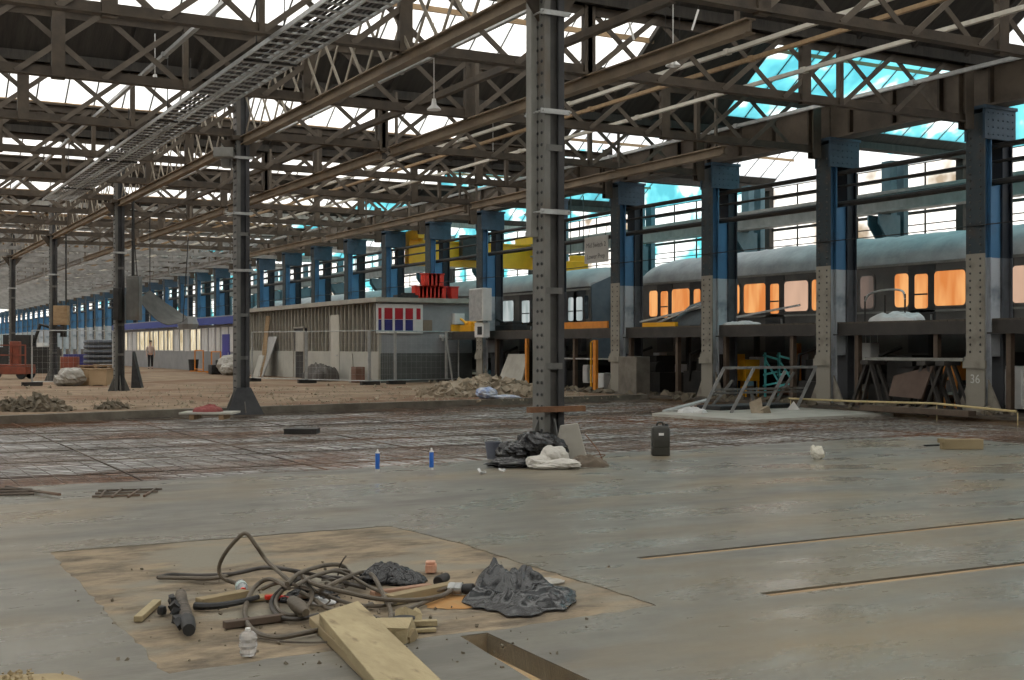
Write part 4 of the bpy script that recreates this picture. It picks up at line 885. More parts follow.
# ================================================================== lit site office and person
OX, OY0, OY1 = 18.9, 63.5, 97.0
w_off = emis('office_window_light', (.55,.42,.22), (1.0,.88,.62), 1.5, .8*WIN)
w_offd = M('office_window_blind', (.55,.55,.55), (.65,.65,.64), 2, .5)
m_offp = M('office_panel', (.21,.215,.22), (.27,.275,.28), 1, .6); m_blue = M('blue_fascia', (.025,.05,.26), (.03,.06,.30), 2, .5)
r = thing('site_office', 'long low office cabin with lit windows under a blue fascia', 'building', (OX, OY0, 0))
b = MB(); b.box(OX,OX+.1,OY0,OY1,0,2.65); b.box(OX,21.6,OY0,OY0+.1,0,2.65); b.box(21.5,21.6,OY0,OY1,0,2.65); part('wall', b, m_offp, r)
b = MB(); b.box(OX-.35,OX-.25,OY0-.3,OY1,2.65,3.05); b.box(OX-.35,21.7,OY0-.3,OY0-.2,2.65,3.05); part('fascia', b, m_blue, r)
b = MB(); b.box(OX-.3,21.8,OY0-.25,OY1,3.0,3.12); part('roof', b, m_offp, r)
rnd = random.Random(5)
y = OY0+.6; i = 0
while y < OY1-2:
    wv = 1.2 if i % 3 else .7
    if not (71.3 < y+wv and y < 68.3+1.2 and False):
        b = MB(); b.box(OX-.03,OX-.001,y,y+wv,1.15,2.5); f = part('window_frame', b, m_white, r)
        b = MB(); b.box(OX-.04,OX-.03,y+.06,y+wv-.06,1.2,2.44); part('pane', b, w_off if rnd.random() < .68 else w_offd, f)
        b = MB(); b.box(OX-.055,OX-.04,y+wv/2-.02,y+wv/2+.02,1.2,2.44); part('mullion', b, m_white, f)
    y += wv+.35; i += 1
ya, yb = sorted((atX(223.5,OX), atX(230.5,OX))); b = MB(); b.box(OX-.08,OX-.03,ya,yb,.0,2.1); d = part('door', b, M('door_blue', (.02,.025,.22), (.03,.03,.27), 2, .5), r)
b = MB(); b.box(OX-.095,OX-.08,ya+.1,ya+.2,.95,1.1); part('handle', b, m_galv, d)
for i,(px,H) in enumerate(((199,1.2),(216,1.15))):
    q = Vector((OX-.9, atX(px,OX-.9), 0)); b = MB()
    for s in (-.9,.9): b.bar(q+Vector((0,s,0)), q+Vector((0,s,H)), .06, .06)
    b.bar(q+Vector((0,-.9,H)), q+Vector((0,.9,H)), .06, .06); b.bar(q+Vector((0,-.9,.15)), q+Vector((0,.9,.15)), .05, .05)
    for s in (-.9,.9): b.bar(q+Vector((-.3,s,.03)), q+Vector((.3,s,.03)), .06, .06)
    solo('barrier_frame', b, m_ora, ['orange barrier frame before the lit office, left one','orange barrier frame before the lit office, right one'][i], 'barrier')
q = g(193.5, 370); q.x = 18.2; q.y = atX(193.5, 18.2); b = MB(); b.lathe([(.24,0),(.3,.65),(.32,.68),(.26,.69)], q, 12); solo('black_bin', b, m_black, 'black bin standing inside the left orange barrier', 'bin')
q = Vector((17.0, atX(215.5,17.0), 0)); b = MB(); b.box(q.x-.3,q.x+.3,q.y-.4,q.y+.3,.02,.5); b.lathe([(.15,0),(.15,.12)], (q.x-.3,q.y-.3,.15), 10, (1,0,0)); b.box(q.x-.1,q.x+.1,q.y-.5,q.y-.35,.4,.75); solo('small_compressor', b, m_black, 'small black wheeled machine on the dirt before the blue door', 'machine', bevel=.04)
q = Vector((17.4, atX(230,17.4), 0)); wads('wrapped_bundle', [(q,(0,1.1,0),(-.6,0,0),.95,2,.3),(q+Vector((-.2,-.9,0)),(0,.7,0),(-.5,0,0),.6,4,.35)], M('clear_wrap', (.24,.22,.185),(.36,.34,.30),5,.4), 'pale wrapped bundle between the office door and the second column', 'bundle', 6)
# hung canvas
A, B_, C_, D_ = at(139,300,46), at(150,291,47), at(188,318,49), at(183,322,46.5)
b = MB(); nu, nv = 16, 6
for th in (0, .03):
    for i in range(nu+1):
        for j in range(nv+1):
            u, v = i/nu, j/nv; p = A.lerp(D_,u).lerp(B_.lerp(C_,u),v); sag = -.9*math.sin(PI*u)*(.55-.5*v)*.9; p = p+Vector((0,0,sag+th+.05*noise.noise((u*4,v*3,1)))); b.v.append(p)
o = (nu+1)*(nv+1)
for i in range(nu):
    for j in range(nv): k = i*(nv+1)+j; b.f += [(k,k+1,k+nv+2,k+nv+1),(o+k,o+k+nv+1,o+k+nv+2,o+k+1)]
for i in range(nu):
    for j in (0,nv): k = i*(nv+1)+j; b.f.append((k,k+nv+1,o+k+nv+1,o+k))
for j in range(nv):
    for i in (0,nu): k = i*(nv+1)+j; b.f.append((k,k+1,o+k+1,o+k))
r = thing('hung_canvas', 'grey canvas slung from the third column above the lit office', 'canvas', A)
part('sheet', b, M('grey_canvas', (.05,.05,.046),(.09,.087,.08),2,.8), r, True)
b = MB(); b.tube([B_, B_+Vector((0,0,2.9))], .02, 5); b.tube([D_, D_+Vector((.2,0,3.2))], .02, 5); b.tube([A, A+Vector((-.2,0,2.7))], .02, 5); part('rope', b, m_dark, r)
b = MB(); b.lathe([(.35,0),(.42,.2),(.30,.5)], at(188,324,49)+Vector((0,0,-.2)), 12); b.tube([at(188,324,49)+Vector((0,0,.3)), at(188,324,49)+Vector((0,0,3.6))], .02, 5); solo('hanging_bucket', b, m_offp, 'grey bucket hanging at the right tip of the slung canvas', 'bucket')
# person, body as one skin
def skin(name, joints, edges, mats, lv=2, root=0, parent=None, off=(0,0,0)):
    me = bpy.data.meshes.new(name); me.from_pydata([Vector(j[0])-Vector(off) for j in joints], edges, []); o = bpy.data.objects.new(name, me); COL.objects.link(o)
    sk = o.modifiers.new('skin','SKIN'); sk.use_smooth_shade = True
    for i, j in enumerate(joints): v = me.skin_vertices[0].data[i]; v.radius = (j[1], j[2] if len(j) > 2 else j[1]); v.use_root = (i == root)
    ss = o.modifiers.new('sub','SUBSURF'); ss.levels = ss.render_levels = lv
    dg = bpy.context.evaluated_depsgraph_get(); m2 = bpy.data.meshes.new_from_object(o.evaluated_get(dg)); bpy.data.objects.remove(o)
    m2.materials.clear(); m2.materials.append(mats)
    for p in m2.polygons: p.use_smooth = True
    return link(name, m2, parent)
PP = Vector((17.75, 0, 0)); PP.y = atX(150.5, 17.75)
m_skin = M('skin', (.45,.26,.19), (.50,.30,.22), 8, .5); m_top = M('beige_top', (.40,.31,.27), (.48,.38,.33), 8, .8); m_trs = M('black_trousers', (.012,.012,.014), (.02,.02,.022), 8, .8); m_hair = M('dark_hair', (.02,.014,.01), (.04,.028,.02), 20, .6)
pr = thing('person', 'person in a pale top and dark trousers walking before the lit office', 'person', PP)
pr.rotation_euler = (0,0,math.radians(-10))
# local frame: -y towards the viewer
J = [((0,0,.95),.14,.11),((0,0,1.12),.125,.095),((0,0,1.32),.155,.10),((0,.01,1.47),.07,.06),((0,0,1.56),.055,.055),((0,-.015,1.65),.08,.092),((0,-.01,1.75),.075,.085),
     ((-.09,0,.88),.09,.085),((-.10,-.10,.50),.058),((-.10,-.02,.09),.038),((-.11,-.16,.04),.035),
     ((.09,0,.88),.09,.085),((.10,.04,.50),.058),((.10,.14,.10),.038),((.11,.04,.04),.035),
     ((-.19,0,1.40),.055),((-.25,.03,1.13),.042),((-.23,-.10,.90),.030),((-.23,-.13,.83),.030,.016),
     ((.19,0,1.40),.055),((.25,.04,1.13),.042),((.25,.0,.89),.030),((.25,-.02,.82),.030,.016)]
E = [(0,1),(1,2),(2,3),(3,4),(4,5),(5,6),(0,7),(7,8),(8,9),(9,10),(0,11),(11,12),(12,13),(13,14),(2,15),(15,16),(16,17),(17,18),(2,19),(19,20),(20,21),(21,22)]
for h, (hx, hy, hz) in ((18,(-.23,-.13,.83)),(22,(.25,-.02,.82))):
    sg = -1 if hx < 0 else 1
    for q, (dy, ln) in enumerate(((-.03,.07),(-.01,.085),(.01,.08),(.03,.06))):
        J += [((hx,hy+dy,hz-.04),.009),((hx-sg*.012,hy+dy-.006,hz-.04-ln),.008)]; E += [(h,len(J)-2),(len(J)-2,len(J)-1)]
    J += [((hx-sg*.015,hy-.05,hz-.01),.010),((hx-sg*.02,hy-.06,hz-.05),.009)]; E += [(h,len(J)-2),(len(J)-2,len(J)-1)]
skin('body', J, E, m_skin, 1, 0, pr)
skin('trousers', [((0,0,.99),.155,.125),((-.09,0,.88),.108,.105),((-.10,-.10,.50),.078),((-.10,-.02,.11),.065),((.09,0,.88),.108,.105),((.10,.04,.50),.078),((.10,.14,.12),.065)], [(0,1),(1,2),(2,3),(0,4),(4,5),(5,6)], m_trs, 1, 0, pr)
skin('jumper', [((0,0,.93),.165,.13),((0,0,1.12),.145,.115),((0,0,1.33),.175,.12),((0,.01,1.46),.085,.075),((-.19,0,1.40),.072),((-.25,.03,1.13),.058),((-.235,-.07,.95),.046),((.19,0,1.40),.072),((.25,.04,1.13),.058),((.25,.01,.95),.046)], [(0,1),(1,2),(2,3),(2,4),(4,5),(5,6),(2,7),(7,8),(8,9)], m_top, 1, 0, pr)
skin('hair', [((0,.045,1.62),.075,.05),((0,.03,1.72),.092,.085),((0,.0,1.79),.08,.08)], [(0,1),(1,2)], m_hair, 2, 1, pr)
for s in (-.11,.11):
    q = -.09 if s < 0 else .10
    skin('shoe', [((s*.95,q+.07,.045),.045,.045),((s,q-.03,.04),.045,.04),((s*1.02,q-.12,.03),.04,.03)], [(0,1),(1,2)], m_black, 1, 1, pr)
fb = MB()
for s in (-.03,.03): fb.lathe([(.001,-.01),(.011,-.004),(.011,.004),(.001,.01)], (s,-.098,1.68), 8, (0,1,0))
o = link('eyes', fb.mesh('eyes', m_black), pr)
fb = MB(); fb.prism([(-.014,-.095,1.635),(.014,-.095,1.635),(0,-.095,1.68)], (0,-.022,0)); link('nose', fb.mesh('nose', m_skin), pr)
fb = MB(); fb.box(-.025,.025,-.104,-.092,1.605,1.615); link('mouth', fb.mesh('mouth', m_redor), pr)
# ================================================================== boxes on the columns
def cbox(px0, px1, py0, py1, d, m, nm, lab, th=.3):
    a, c = at(px0,py0,d), at(px1,py1,d); b = MB(); mid = (a+c)/2; b.obox(mid+FW*th/2, RT*((px1-px0)*d/FPX/2), FW*th/2, Vector((0,0,(py1-py0)*d/FPX/2)))
    b.obox(mid-FW*.01, RT*((px1-px0)*d/FPX/2*.86), FW*.012, Vector((0,0,(py1-py0)*d/FPX/2*.88)))
    b.obox(Vector((mid.x,mid.y,mid.z))+FW*(th+.1), RT*.1, FW*.12, Vector((0,0,.3)))
    return solo(nm, b, m, lab, 'box', bevel=.015)
d3 = dep(7.95,40.5); d4 = dep(7.95,54)
cbox(113,119,288,320,d3-.5,m_dark,'control_box','dark box on the left of the third column',.35)
cbox(126,139,276,320,d3-.3,m_col,'control_box','tall grey box on the right of the third column',.35)
cbox(53,67,305.5,325,d4-.6,m_tan,'control_cabinet','tan cabinet high on the fourth column')
cbox(56,64,326,333,d4-.6,m_dark,'control_cabinet','small dark box under the tan cabinet')
cbox(213,233,147,157,dep(7.95,27.0)-.3,m_col_l,'light_fitting','grey box at the top left of the second column',.25)
# hanging chains / downpipe beside the third column
b = MB(); b.tube([at(133,276,d3-.1), Vector((at(133,200,d3-.1).x,at(133,200,d3-.1).y,ZB))], .05, 6); solo('drop_pipe', b, m_dark, 'pipe dropping to the grey box on the third column', 'pipe')
b = MB(); p = at(66,305,d4-.4); b.tube([p, Vector((p.x,p.y,ZB))], .035, 6); solo('drop_pipe', b, m_dark, 'thin pipe dropping to the tan cabinet on the fourth column', 'pipe')
# ================================================================== left background clutter
def gd(px, py): return g(px, py, 0)
# scissor lift
q = gd(8, 379); r = thing('scissor_lift', 'orange wheeled lift platform at the left edge', 'lift', q)
U = Vector((0,0,1)); b = MB(); b.obox(q+U*.38, RT*1.0, FW*.55, U*.16); part('chassis', b, m_redor, r, bevel=.02)
for s in (-.75,.75): 
    for t in (-.5,.5): b = MB(); b.lathe([(.2,0),(.22,.03),(.22,.13),(.2,.16)], q+RT*s+FW*t+U*.22, 14, FW); part('wheel', b, m_black, r)
b = MB(); b.obox(q+U*.6, RT*1.0, FW*.5, U*.04); part('platform', b, m_redor, r)
for s in (-.95,-.3,.35,.95): b = MB(); b.bar(q+RT*s-FW*.48+U*.6, q+RT*s-FW*.48+U*1.5, .05, .05, FW); part('post', b, m_redor, r)
b = MB(); b.bar(q-RT*.95-FW*.48+U*1.48, q+RT*.95-FW*.48+U*1.48, .05, .05); b.bar(q-RT*.95-FW*.48+U*1.05, q+RT*.95-FW*.48+U*1.05, .05, .05); part('rail', b, m_redor, r)
b = MB(); b.obox(q+RT*.45-FW*.3+U*1.15, RT*.2, FW*.15, U*.5); part('mast', b, m_redor, r, bevel=.02)
q = gd(12,374)+FW*2; b = MB(); b.obox(q+U*.7, RT*1.5, FW*.7, U*.7); b.obox(q+U*1.7-RT*.4, RT*.7, FW*.5, U*.35); b.tube([q+U*1.5+RT*.3,q+U*2.6+RT*.7,q+U*2.4+RT*1.4], .1, 8); b.lathe([(.5,0),(.5,.3)], q-FW*.9+U*.5-RT*.6, 16, FW); solo('dark_plant', b, m_dark, 'bulky dark plant machine behind the orange lift', 'machine', bevel=.05)
for i,(px,py,w2,h2,m,nm,lab) in enumerate(((38,367,.55,1.7,m_white,'grey_locker','pale grey locker behind the fence, left one'),(46,367,.5,1.5,m_galv,'grey_locker','pale grey locker behind the fence, right one'),
   (70,368,.5,.75,m_redor,'red_vehicle_box','dull red box unit beyond the fourth column'),(78,367,.9,.9,m_nb,'blue_tote','blue tote beyond the dark stack'),(112,368,.7,1.7,m_white,'white_fridge','white cabinet left of the third column'),(27,368,.5,1.9,m_greyw,'grey_locker','dark grey locker at the left edge'))):
    q = gd(px,py); b = MB(); b.obox(q+U*h2/2, RT*w2, FW*.4, U*h2/2); b.obox(q+U*h2/2-FW*.41, RT*w2*.9, FW*.012, U*h2*.46); b.obox(q+U*h2*.55-FW*.44+RT*w2*.7, RT*.03, FW*.02, U*.12); solo(nm, b, m, lab, 'cabinet', bevel=.03)
# dark stack of tyres-like rolls on a pallet
q = gd(94,378)
for i in range(5):
    b = MB(); b.lathe([(.55,0),(.72,.03),(.76,.10),(.72,.19),(.55,.22)], q+FW*.9+U*(.02+.6+.225*i), 20); solo('dark_roll', b, M('dark_blue_roll', (.05,.06,.075),(.09,.10,.12),4,.5) if i == 0 else bpy.data.materials['dark_blue_roll'], 'dark blue-grey roll behind the crate, '+['bottom of the stack','second from the bottom','middle of the stack','second from the top','top of the stack'][i], 'roll', 'stacked dark rolls', smooth=True)
b = MB(); 
for s in (-.6,0,.6): b.obox(q+FW*.9+RT*s+U*.25, RT*.08, FW*.7, U*.25)
for s in (-.6,-.2,.2,.6): b.obox(q+FW*.9+FW*s+U*.55, RT*.8, FW*.14, U*.03)
solo('pallet', b, m_tan, 'timber stand carrying the dark rolls', 'pallet')
q = gd(95,385.5); r = thing('cardboard_crate', 'brown cardboard crate on the dirt beside the third column', 'crate', q)
b = MB(); b.obox(q+U*.31, RT*.55, FW*.4, U*.28); part('body', b, M('cardboard', (.36,.25,.14),(.42,.30,.18),1.5,.8), r, bevel=.01)
b = MB(); b.obox(q+U*.6, RT*.57, FW*.42, U*.02); part('lid', b, m_tan, r)
b = MB(); 
for s in (-.5,0,.5): b.obox(q+RT*s+U*.02, RT*.06, FW*.4, U*.02)
b.obox(q-FW*.405+U*.31-RT*.1, RT*.03, FW*.006, U*.28); part('skid', b, m_tan, r)
q = gd(71,386); wads('wrapped_bundle', [(q, RT*.5, FW*.4, .62, 3, .35), (q-RT*.3-FW*.1, RT*.3, FW*.3, .4, 5, .4)], bpy.data.materials['clear_wrap'], 'film wrapped bundle left of the cardboard crate', 'bundle')
b = MB(); a = gd(131,388); b.prism([a, a+RT*.35, a+RT*.05+U*1.25], FW*.3); solo('dark_wedge', b, m_black, 'dark slanting sheet propped on the right of the third column', 'sheet')
fence(gd(32,386), gd(113,384.5), 'long temporary fence panel between the lift and the third column', 2.0, 16)
# rubble heaps
m_rub = M('rubble', (.24,.19,.13), (.38,.32,.24), 2.5, .9, 0, .4, 12); m_rubd = M('dark_rubble', (.10,.085,.06), (.20,.165,.12), 2.5, .9, 0, .4, 12)
def heap(c, ax, ay, h, m, name, label, n, seed, sz=(.06,.2)):
    rnd = random.Random(seed); b = MB(); N_ = 26; c = Vector(c)
    def H(u, v): return h*max(0, 1-(u*u+v*v)**.75)*(.75+.5*noise.noise((u*2+seed,v*2,1)))
    for j in range(N_+1):
        for i in range(N_+1):
            u, v = -1+2*i/N_, -1+2*j/N_; b.v.append(c+ax*u+ay*v+Vector((0,0,H(u,v)-.01)))
    for j in range(N_):
        for i in range(N_): k = j*(N_+1)+i; b.f.append((k,k+1,k+N_+2,k+N_+1))
    for i in range(n):
        t, q = rnd.uniform(0,2*PI), rnd.random()**.6*1.05; u, v = math.cos(t)*q, math.sin(t)*q; s = rnd.uniform(*sz)
        b.chunk(c+ax*u+ay*v+Vector((0,0,H(u,v)+s*.2)), s, (1,rnd.uniform(.5,1),rnd.uniform(.3,.8)), rnd)
    return solo(name, b, m, label, 'rubble', None, 'stuff', loc=c)
c = (g(422,397)+g(548,394))/2; heap(c, RT*1.9, FW*1.1, .62, m_rub, 'rubble_heap', 'heap of broken concrete and boards in front of the shed', 420, 1, (.05,.17))
heap(g(440,397), RT*.7, FW*.5, .3, m_rub, 'rubble_heap', 'low left tail of the rubble heap before the shed', 90, 9, (.05,.14))
c = g(36,411); heap(c, RT*.75, FW*.5, .42, m_rubd, 'earth_heap', 'dark earth heap on the dirt at the left edge', 200, 2, (.03,.09))
heap(g(5,410), RT*.6, FW*.4, .25, m_rubd, 'earth_heap', 'low earth heap cut by the left edge', 90, 7, (.03,.09))
heap(g(112,409), RT*.35, FW*.3, .18, m_rubd, 'earth_heap', 'small dark heap below the cardboard crate', 60, 3, (.03,.08))
b = MB(); rnd = random.Random(77)
for i in range(1300):
    px = rnd.uniform(0,620); p = g(px, 0, 0) if False else None
    Yk = rnd.uniform(0,1); py = 385+Yk*(412-.022*px-385)
    p = g(px, py); b.chunk(p+Vector((0,0,.01)), rnd.uniform(.01,.03)*(3 if i % 14 == 0 else 1), (1,.8,.5), rnd)
solo('loose_rubble', b, m_rub, 'loose stones and scraps strewn over the dirt strip', 'rubble', None, 'stuff', loc=(0,0,0))
b = MB()
for i in range(260):
    y = rnd.uniform(15,44); x = rnd.uniform(20.2,21.6) ; b.chunk((x,y,.03), rnd.uniform(.03,.15), (1,rnd.uniform(.4,1),.5), rnd)
solo('pillar_debris', b, m_rubd, 'brown debris strewn along the feet of the blue pillars', 'rubble', None, 'stuff', loc=(20.9,15,0))
q = g(478,396); c = g(486,398.5); wads('blue_white_sheet', [(c, RT*.3, FW*.25, .28, 4, .45), (c+RT*.5-FW*.1, RT*.45, FW*.2, .1, 6, .5)], M('blue_white_film', (.20,.28,.50), (.62,.64,.66), 5, .5), 'blue and white plastic sheet at the front of the rubble heap', 'sheet')
b = MB(); q = Vector((21.0, atX(508,21.0), .0)); b.prism([(q.x,q.y-.9,.0),(q.x,q.y+.9,.0),(q.x+.4,q.y+.7,1.15),(q.x+.4,q.y-.7,1.15)], (.06,0,0)); solo('leaning_slab', b, m_pad, 'pale slab leaning under the deck behind the rubble heap', 'slab')
# board with red cloth, black mat box in the pit
q = g(210,415,.0); r = thing('timber_board', 'pale board with a red cloth on it, on the mats before the second column', 'board', q)
b = MB(); b.obox(q+U*.05, RT*.55, FW*.35, U*.02); part('panel', b, m_board, r)
for s in (-.3,.3): b = MB(); b.obox(q+RT*s-U*.03, RT*.05, FW*.3, U*.05); part('batten', b, m_tan, r)
crumple('red_cloth', q+U*.07-RT*.05, RT*.3, FW*.25, .13, M('faded_red', (.22,.045,.045),(.30,.09,.08),5,.8), 'faded red cloth heaped on the pale board', 'cloth', 5)
q = g(302,433,-.05); b = MB(); b.obox(q+U*.03, RT*.27, FW*.2, U*.04); b.obox(q+U*.075, RT*.28, FW*.21, U*.006); b.obox(q-FW*.205+U*.03, RT*.2, FW*.01, U*.02); solo('small_tray', b, [m_dark], 'small dark tray with pale top lying on the steel mats', 'tray')
# ================================================================== trestle frame on the concrete pad
PZ = -.05
r = thing('steel_trestle_frame', 'grey tubular steel frame leaning on the concrete pad', 'frame', g(730,412,PZ))
tops = []; m_tres = M('trestle_steel', (.16,.16,.155), (.25,.25,.24), 5, .45)
for (bx,by),(tx,ty) in (((702,412),(724,368)),((731,413),(754,368)),((766,410),(785,371)),((796,409.5),(816,367))):
    a = g(bx,by,PZ); d = (CAMH-PZ)*FPX/(by-HZ); t = at(tx,ty,d+.15); b = MB(); b.bar(a, t, .065, .05, FW); part('leg', b, m_tres, r); tops.append((a,t))
for (bx,by),(tx,ty) in (((758,408),(750,388)),((777,407),(794,372)),((713,409),(733,380))):
    a = g(bx,by,PZ)+FW*.4; d = dep(a.x,a.y); b = MB(); b.bar(a, at(tx,ty,d), .06, .05, FW); part('back_leg', b, m_col, r)
b = MB(); b.bar(tops[0][1], tops[3][1], .06, .06, FW); part('top_rail', b, m_tres, r)
b = MB(); p1, p2 = tops[0][0].lerp(tops[0][1],.5), tops[3][0].lerp(tops[3][1],.5); b.bar(p1+FW*.12, p2+FW*.12, .05, .05, FW); b.bar(p1+FW*.16-U*.08, p2+FW*.16-U*.08, .05, .05, FW); part('mid_rail', b, m_col, r)
b = MB(); a, c = g(712,411,PZ), g(788,408,PZ); b.bar(a+FW*.5+U*.05, c+FW*.5+U*.05, .8, .1); solo('black_tray', b, m_black, 'shallow black tray lying inside the steel frame', 'tray', bevel=.02)
b = MB(); q = g(757,413,PZ); b.chunk(q+U*.04, .2, (1.6,.7,.25), random.Random(3)); b.chunk(q+U*.05+RT*.2, .12, (1,.9,.4), random.Random(5)); solo('broken_slab', b, m_rub, 'tan broken piece at the pad edge before the steel frame', 'slab')
b = MB(); q = g(793,410,PZ); b.prism([q-RT*.14,q+RT*.16,q+RT*.02+U*.2], FW*.03); solo('white_offcut', b, m_white, 'white triangular offcut standing on the pad at the right leg', 'offcut')
q = g(690,411,-.05); b = MB(); b.obox(q+U*.12+RT*-.1, RT*.5+U*.13, FW*.25, U*.02); solo('metal_sheet', b, m_galv, 'grey panel leaning up onto the left end of the pad', 'panel')
q = g(685,411,-.05)-FW*.1; crumple('white_scrap', g(698,413,-.05)-RT*.15, RT*.3, FW*.14, .12, m_sheet_w, 'white scrap sheet at the left foot of the steel frame', 'sheet', 9)
# trestles under the deck with brown plate, and the long pole
def trestle(px, lab, x=21.0):
    y = atX(px, x); r = thing('timber_trestle', lab, 'trestle', (x,y,.02), 'dark trestles under the deck')
    for s in (-1,1):
        for u in (-.16,.16): b = MB(); b.bar((x+u,y+s*.48,.02),(x+u*.6,y+s*.07,1.02),.09,.06); part('leg', b, m_deckb, r)
    b = MB(); b.box(x-.25,x+.25,y-.12,y+.12,1.0,1.1); part('head', b, m_deckb, r)
for i, px in enumerate((872, 929, 948)): trestle(px, ['dark trestle left of the brown steel plate','dark trestle right of the brown steel plate','dark trestle next to pillar 36'][i])
b = MB(); b.bar((20.95,atX(866,20.95),1.13),(20.95,atX(964,20.95),1.13),.07,.07); solo('trestle_bar', b, m_col_l, 'grey bar laid across the dark trestles', 'bar')
xx = 20.55; P4 = [(885,376),(885,396),(918,399),(921.5,366)]; b = MB(); V4 = []
for px, py in P4: y = atX(px,xx); V4.append(Vector((xx,y,max(.03,zz(py,xx,y)))))
for v in V4: v.x += .35*v.z
b.prism(V4, (.05,0,0)); solo('brown_plate', b, M('brown_steel', (.085,.055,.042),(.125,.085,.065),2,.8), 'brown steel plate leaning on the trestles', 'plate')
p = [(789,398.5),(860,401.5),(935,403.5),(1016,411.5)]; xx = 19.9; b = MB(); pts = []
for px, py in p: y = atX(px,xx); pts.append(Vector((xx,y,max(.05,zz(py,xx,y)))))
b.tube(pts, .024, 8); 
for q in (pts[0],pts[2],pts[3]): b.tube([Vector((q.x+.05,q.y,-.15)),Vector((q.x+.05,q.y,q.z-.02))], .012, 6)
solo('timber_pole', b, M('yellow_timber', (.46,.36,.17),(.55,.44,.24),3,.7), 'long yellowish pole laid along the debris before the trestles', 'pole')
q = g(960,414); b = MB(); b.obox(Vector((20.0,atX(915,20.0),.06)), Vector((.0,1.5,0)), Vector((.12,0,0)), Vector((0,0,.06))); solo('timber_baulk', b, m_post, 'brown timber baulk on the ground below the yellowish pole', 'timber', bevel=.01)
# ================================================================== things on the slab
def tube_th(name, path, r, m, label, cat, ends=True, group=None, n=8):
    b = MB(); b.tube(smoothpath(path, 7), r, n); return solo(name, b, m, label, cat, group, smooth=True, loc=Vector((path[0].x,path[0].y,0)))
m_hose = M('grey_hose', (.075,.062,.045), (.13,.105,.075), 4, .5, 0, .2, 30); m_hosed = M('dark_hose', (.03,.026,.022), (.06,.05,.042), 4, .5)
def path(pts): return [g(x,y,z) if len(t) == 3 else g(x,y,.02) for t in pts for x,y,z in [(t+(.02,))[:3]]]
def atd(px, py, ref): p = g(*ref); return at(px, py, dep(p.x,p.y))
R1 = .0128
H = [('hose', [(158,577.5,.02),(185,578,.02),(215,578,.03),(245,571,.05),(272,567,.07),(296,572,.1),(312,583,.12),(345,592,.09),(380,599,.06),(415,600,.04),(440,596,.03),(452,590,.03)], m_hose,'grey hose doubling back at the far left of the tangle'),
     ('hose', [(158,577.5,.02),(172,574.5,.02),(200,575.5,.03),(235,573.5,.05),(262,568,.08),(290,570,.12),(315,575,.08),(345,583,.05),(366,588,.02)], m_hosed,'dark hose lying beside the doubled grey hose'),
     ('hose', [(289,588,.12),(270,579,.10),(255,587,.05),(246,604,.02),(246,620,.02),(256,632,.02),(275,637.5,.02),(300,634,.02),(330,627.5,.02)], m_hose,'grey hose curling in the big loop towards the clear bottle'),
     ('hose', [(300,578,.12),(283,588,.08),(273,598,.03),(272,608,.02),(281,617,.02),(298,619,.02),(318,615,.02)], m_hosed,'dark hose making the inner loop by the plank'),
     ('hose', [(296,598,.02),(312,594,.06),(330,585,.1),(350,576,.08),(364,572,.03),(373,576,.06),(381,590,.05),(389,606,.03),(391,616,.02),(386,621,.02),(374,617,.02)], m_hose,'grey hose arching over the black bag then back to the plank'),
     ('hose', [(287,584,.14),(300,573,.13),(322,566,.12),(340,565,.08),(347,572,.03),(342,584,.02),(330,592,.02)], m_hose,'grey hose humped highest in the middle of the tangle'),
     ('hose', [(300,592,.08),(312,598,.05),(325,607,.02),(340,612,.02),(358,609,.02),(372,604,.02)], m_hose,'short grey hose end dropping towards the plank'),
     ('hose', [(391,616,.02),(405,611,.02),(425,602,.02),(444,595,.03),(452,590,.04)], m_hose,'grey hose running right to the pipe coupling'),
     ('hose', [(318,576,.03),(340,578,.03),(360,578,.03),(372,577,.03)], m_hosed,'short dark hose across the back of the tangle')]
for nm, pts, m, lab in H: tube_th('rubber_hose', [g(x,y,z) for x,y,z in pts], R1 if m is m_hose else .0118, m, lab, 'hose', group='hoses tangled on the slab')
H2 = [([(296,586,.12),(312,577,.13),(334,571,.12),(352,577,.07),(372,588,.04),(398,597,.03),(430,592,.03),(448,588,.04)],'grey hose crossing the middle of the tangle to the coupling'),
      ([(283,590,.1),(276,600,.05),(280,611,.02),(296,615,.02),(308,606,.03),(312,594,.07),(305,584,.1)],'small tight coil of grey hose beside the connector'),
      ([(262,589,.05),(280,583,.09),(305,587,.09),(328,596,.05),(352,604,.03),(380,606,.02),(396,602,.02)],'grey hose lowest across the front of the tangle'),
      ([(322,574,.06),(336,570,.09),(350,572,.06),(352,582,.03),(338,588,.03),(326,583,.04)],'small loop of grey hose behind the plank end')]
for pts, lab in H2: tube_th('rubber_hose', [g(x,y,z) for x,y,z in pts], .0105, m_hose, lab, 'hose', group='hoses tangled on the slab')
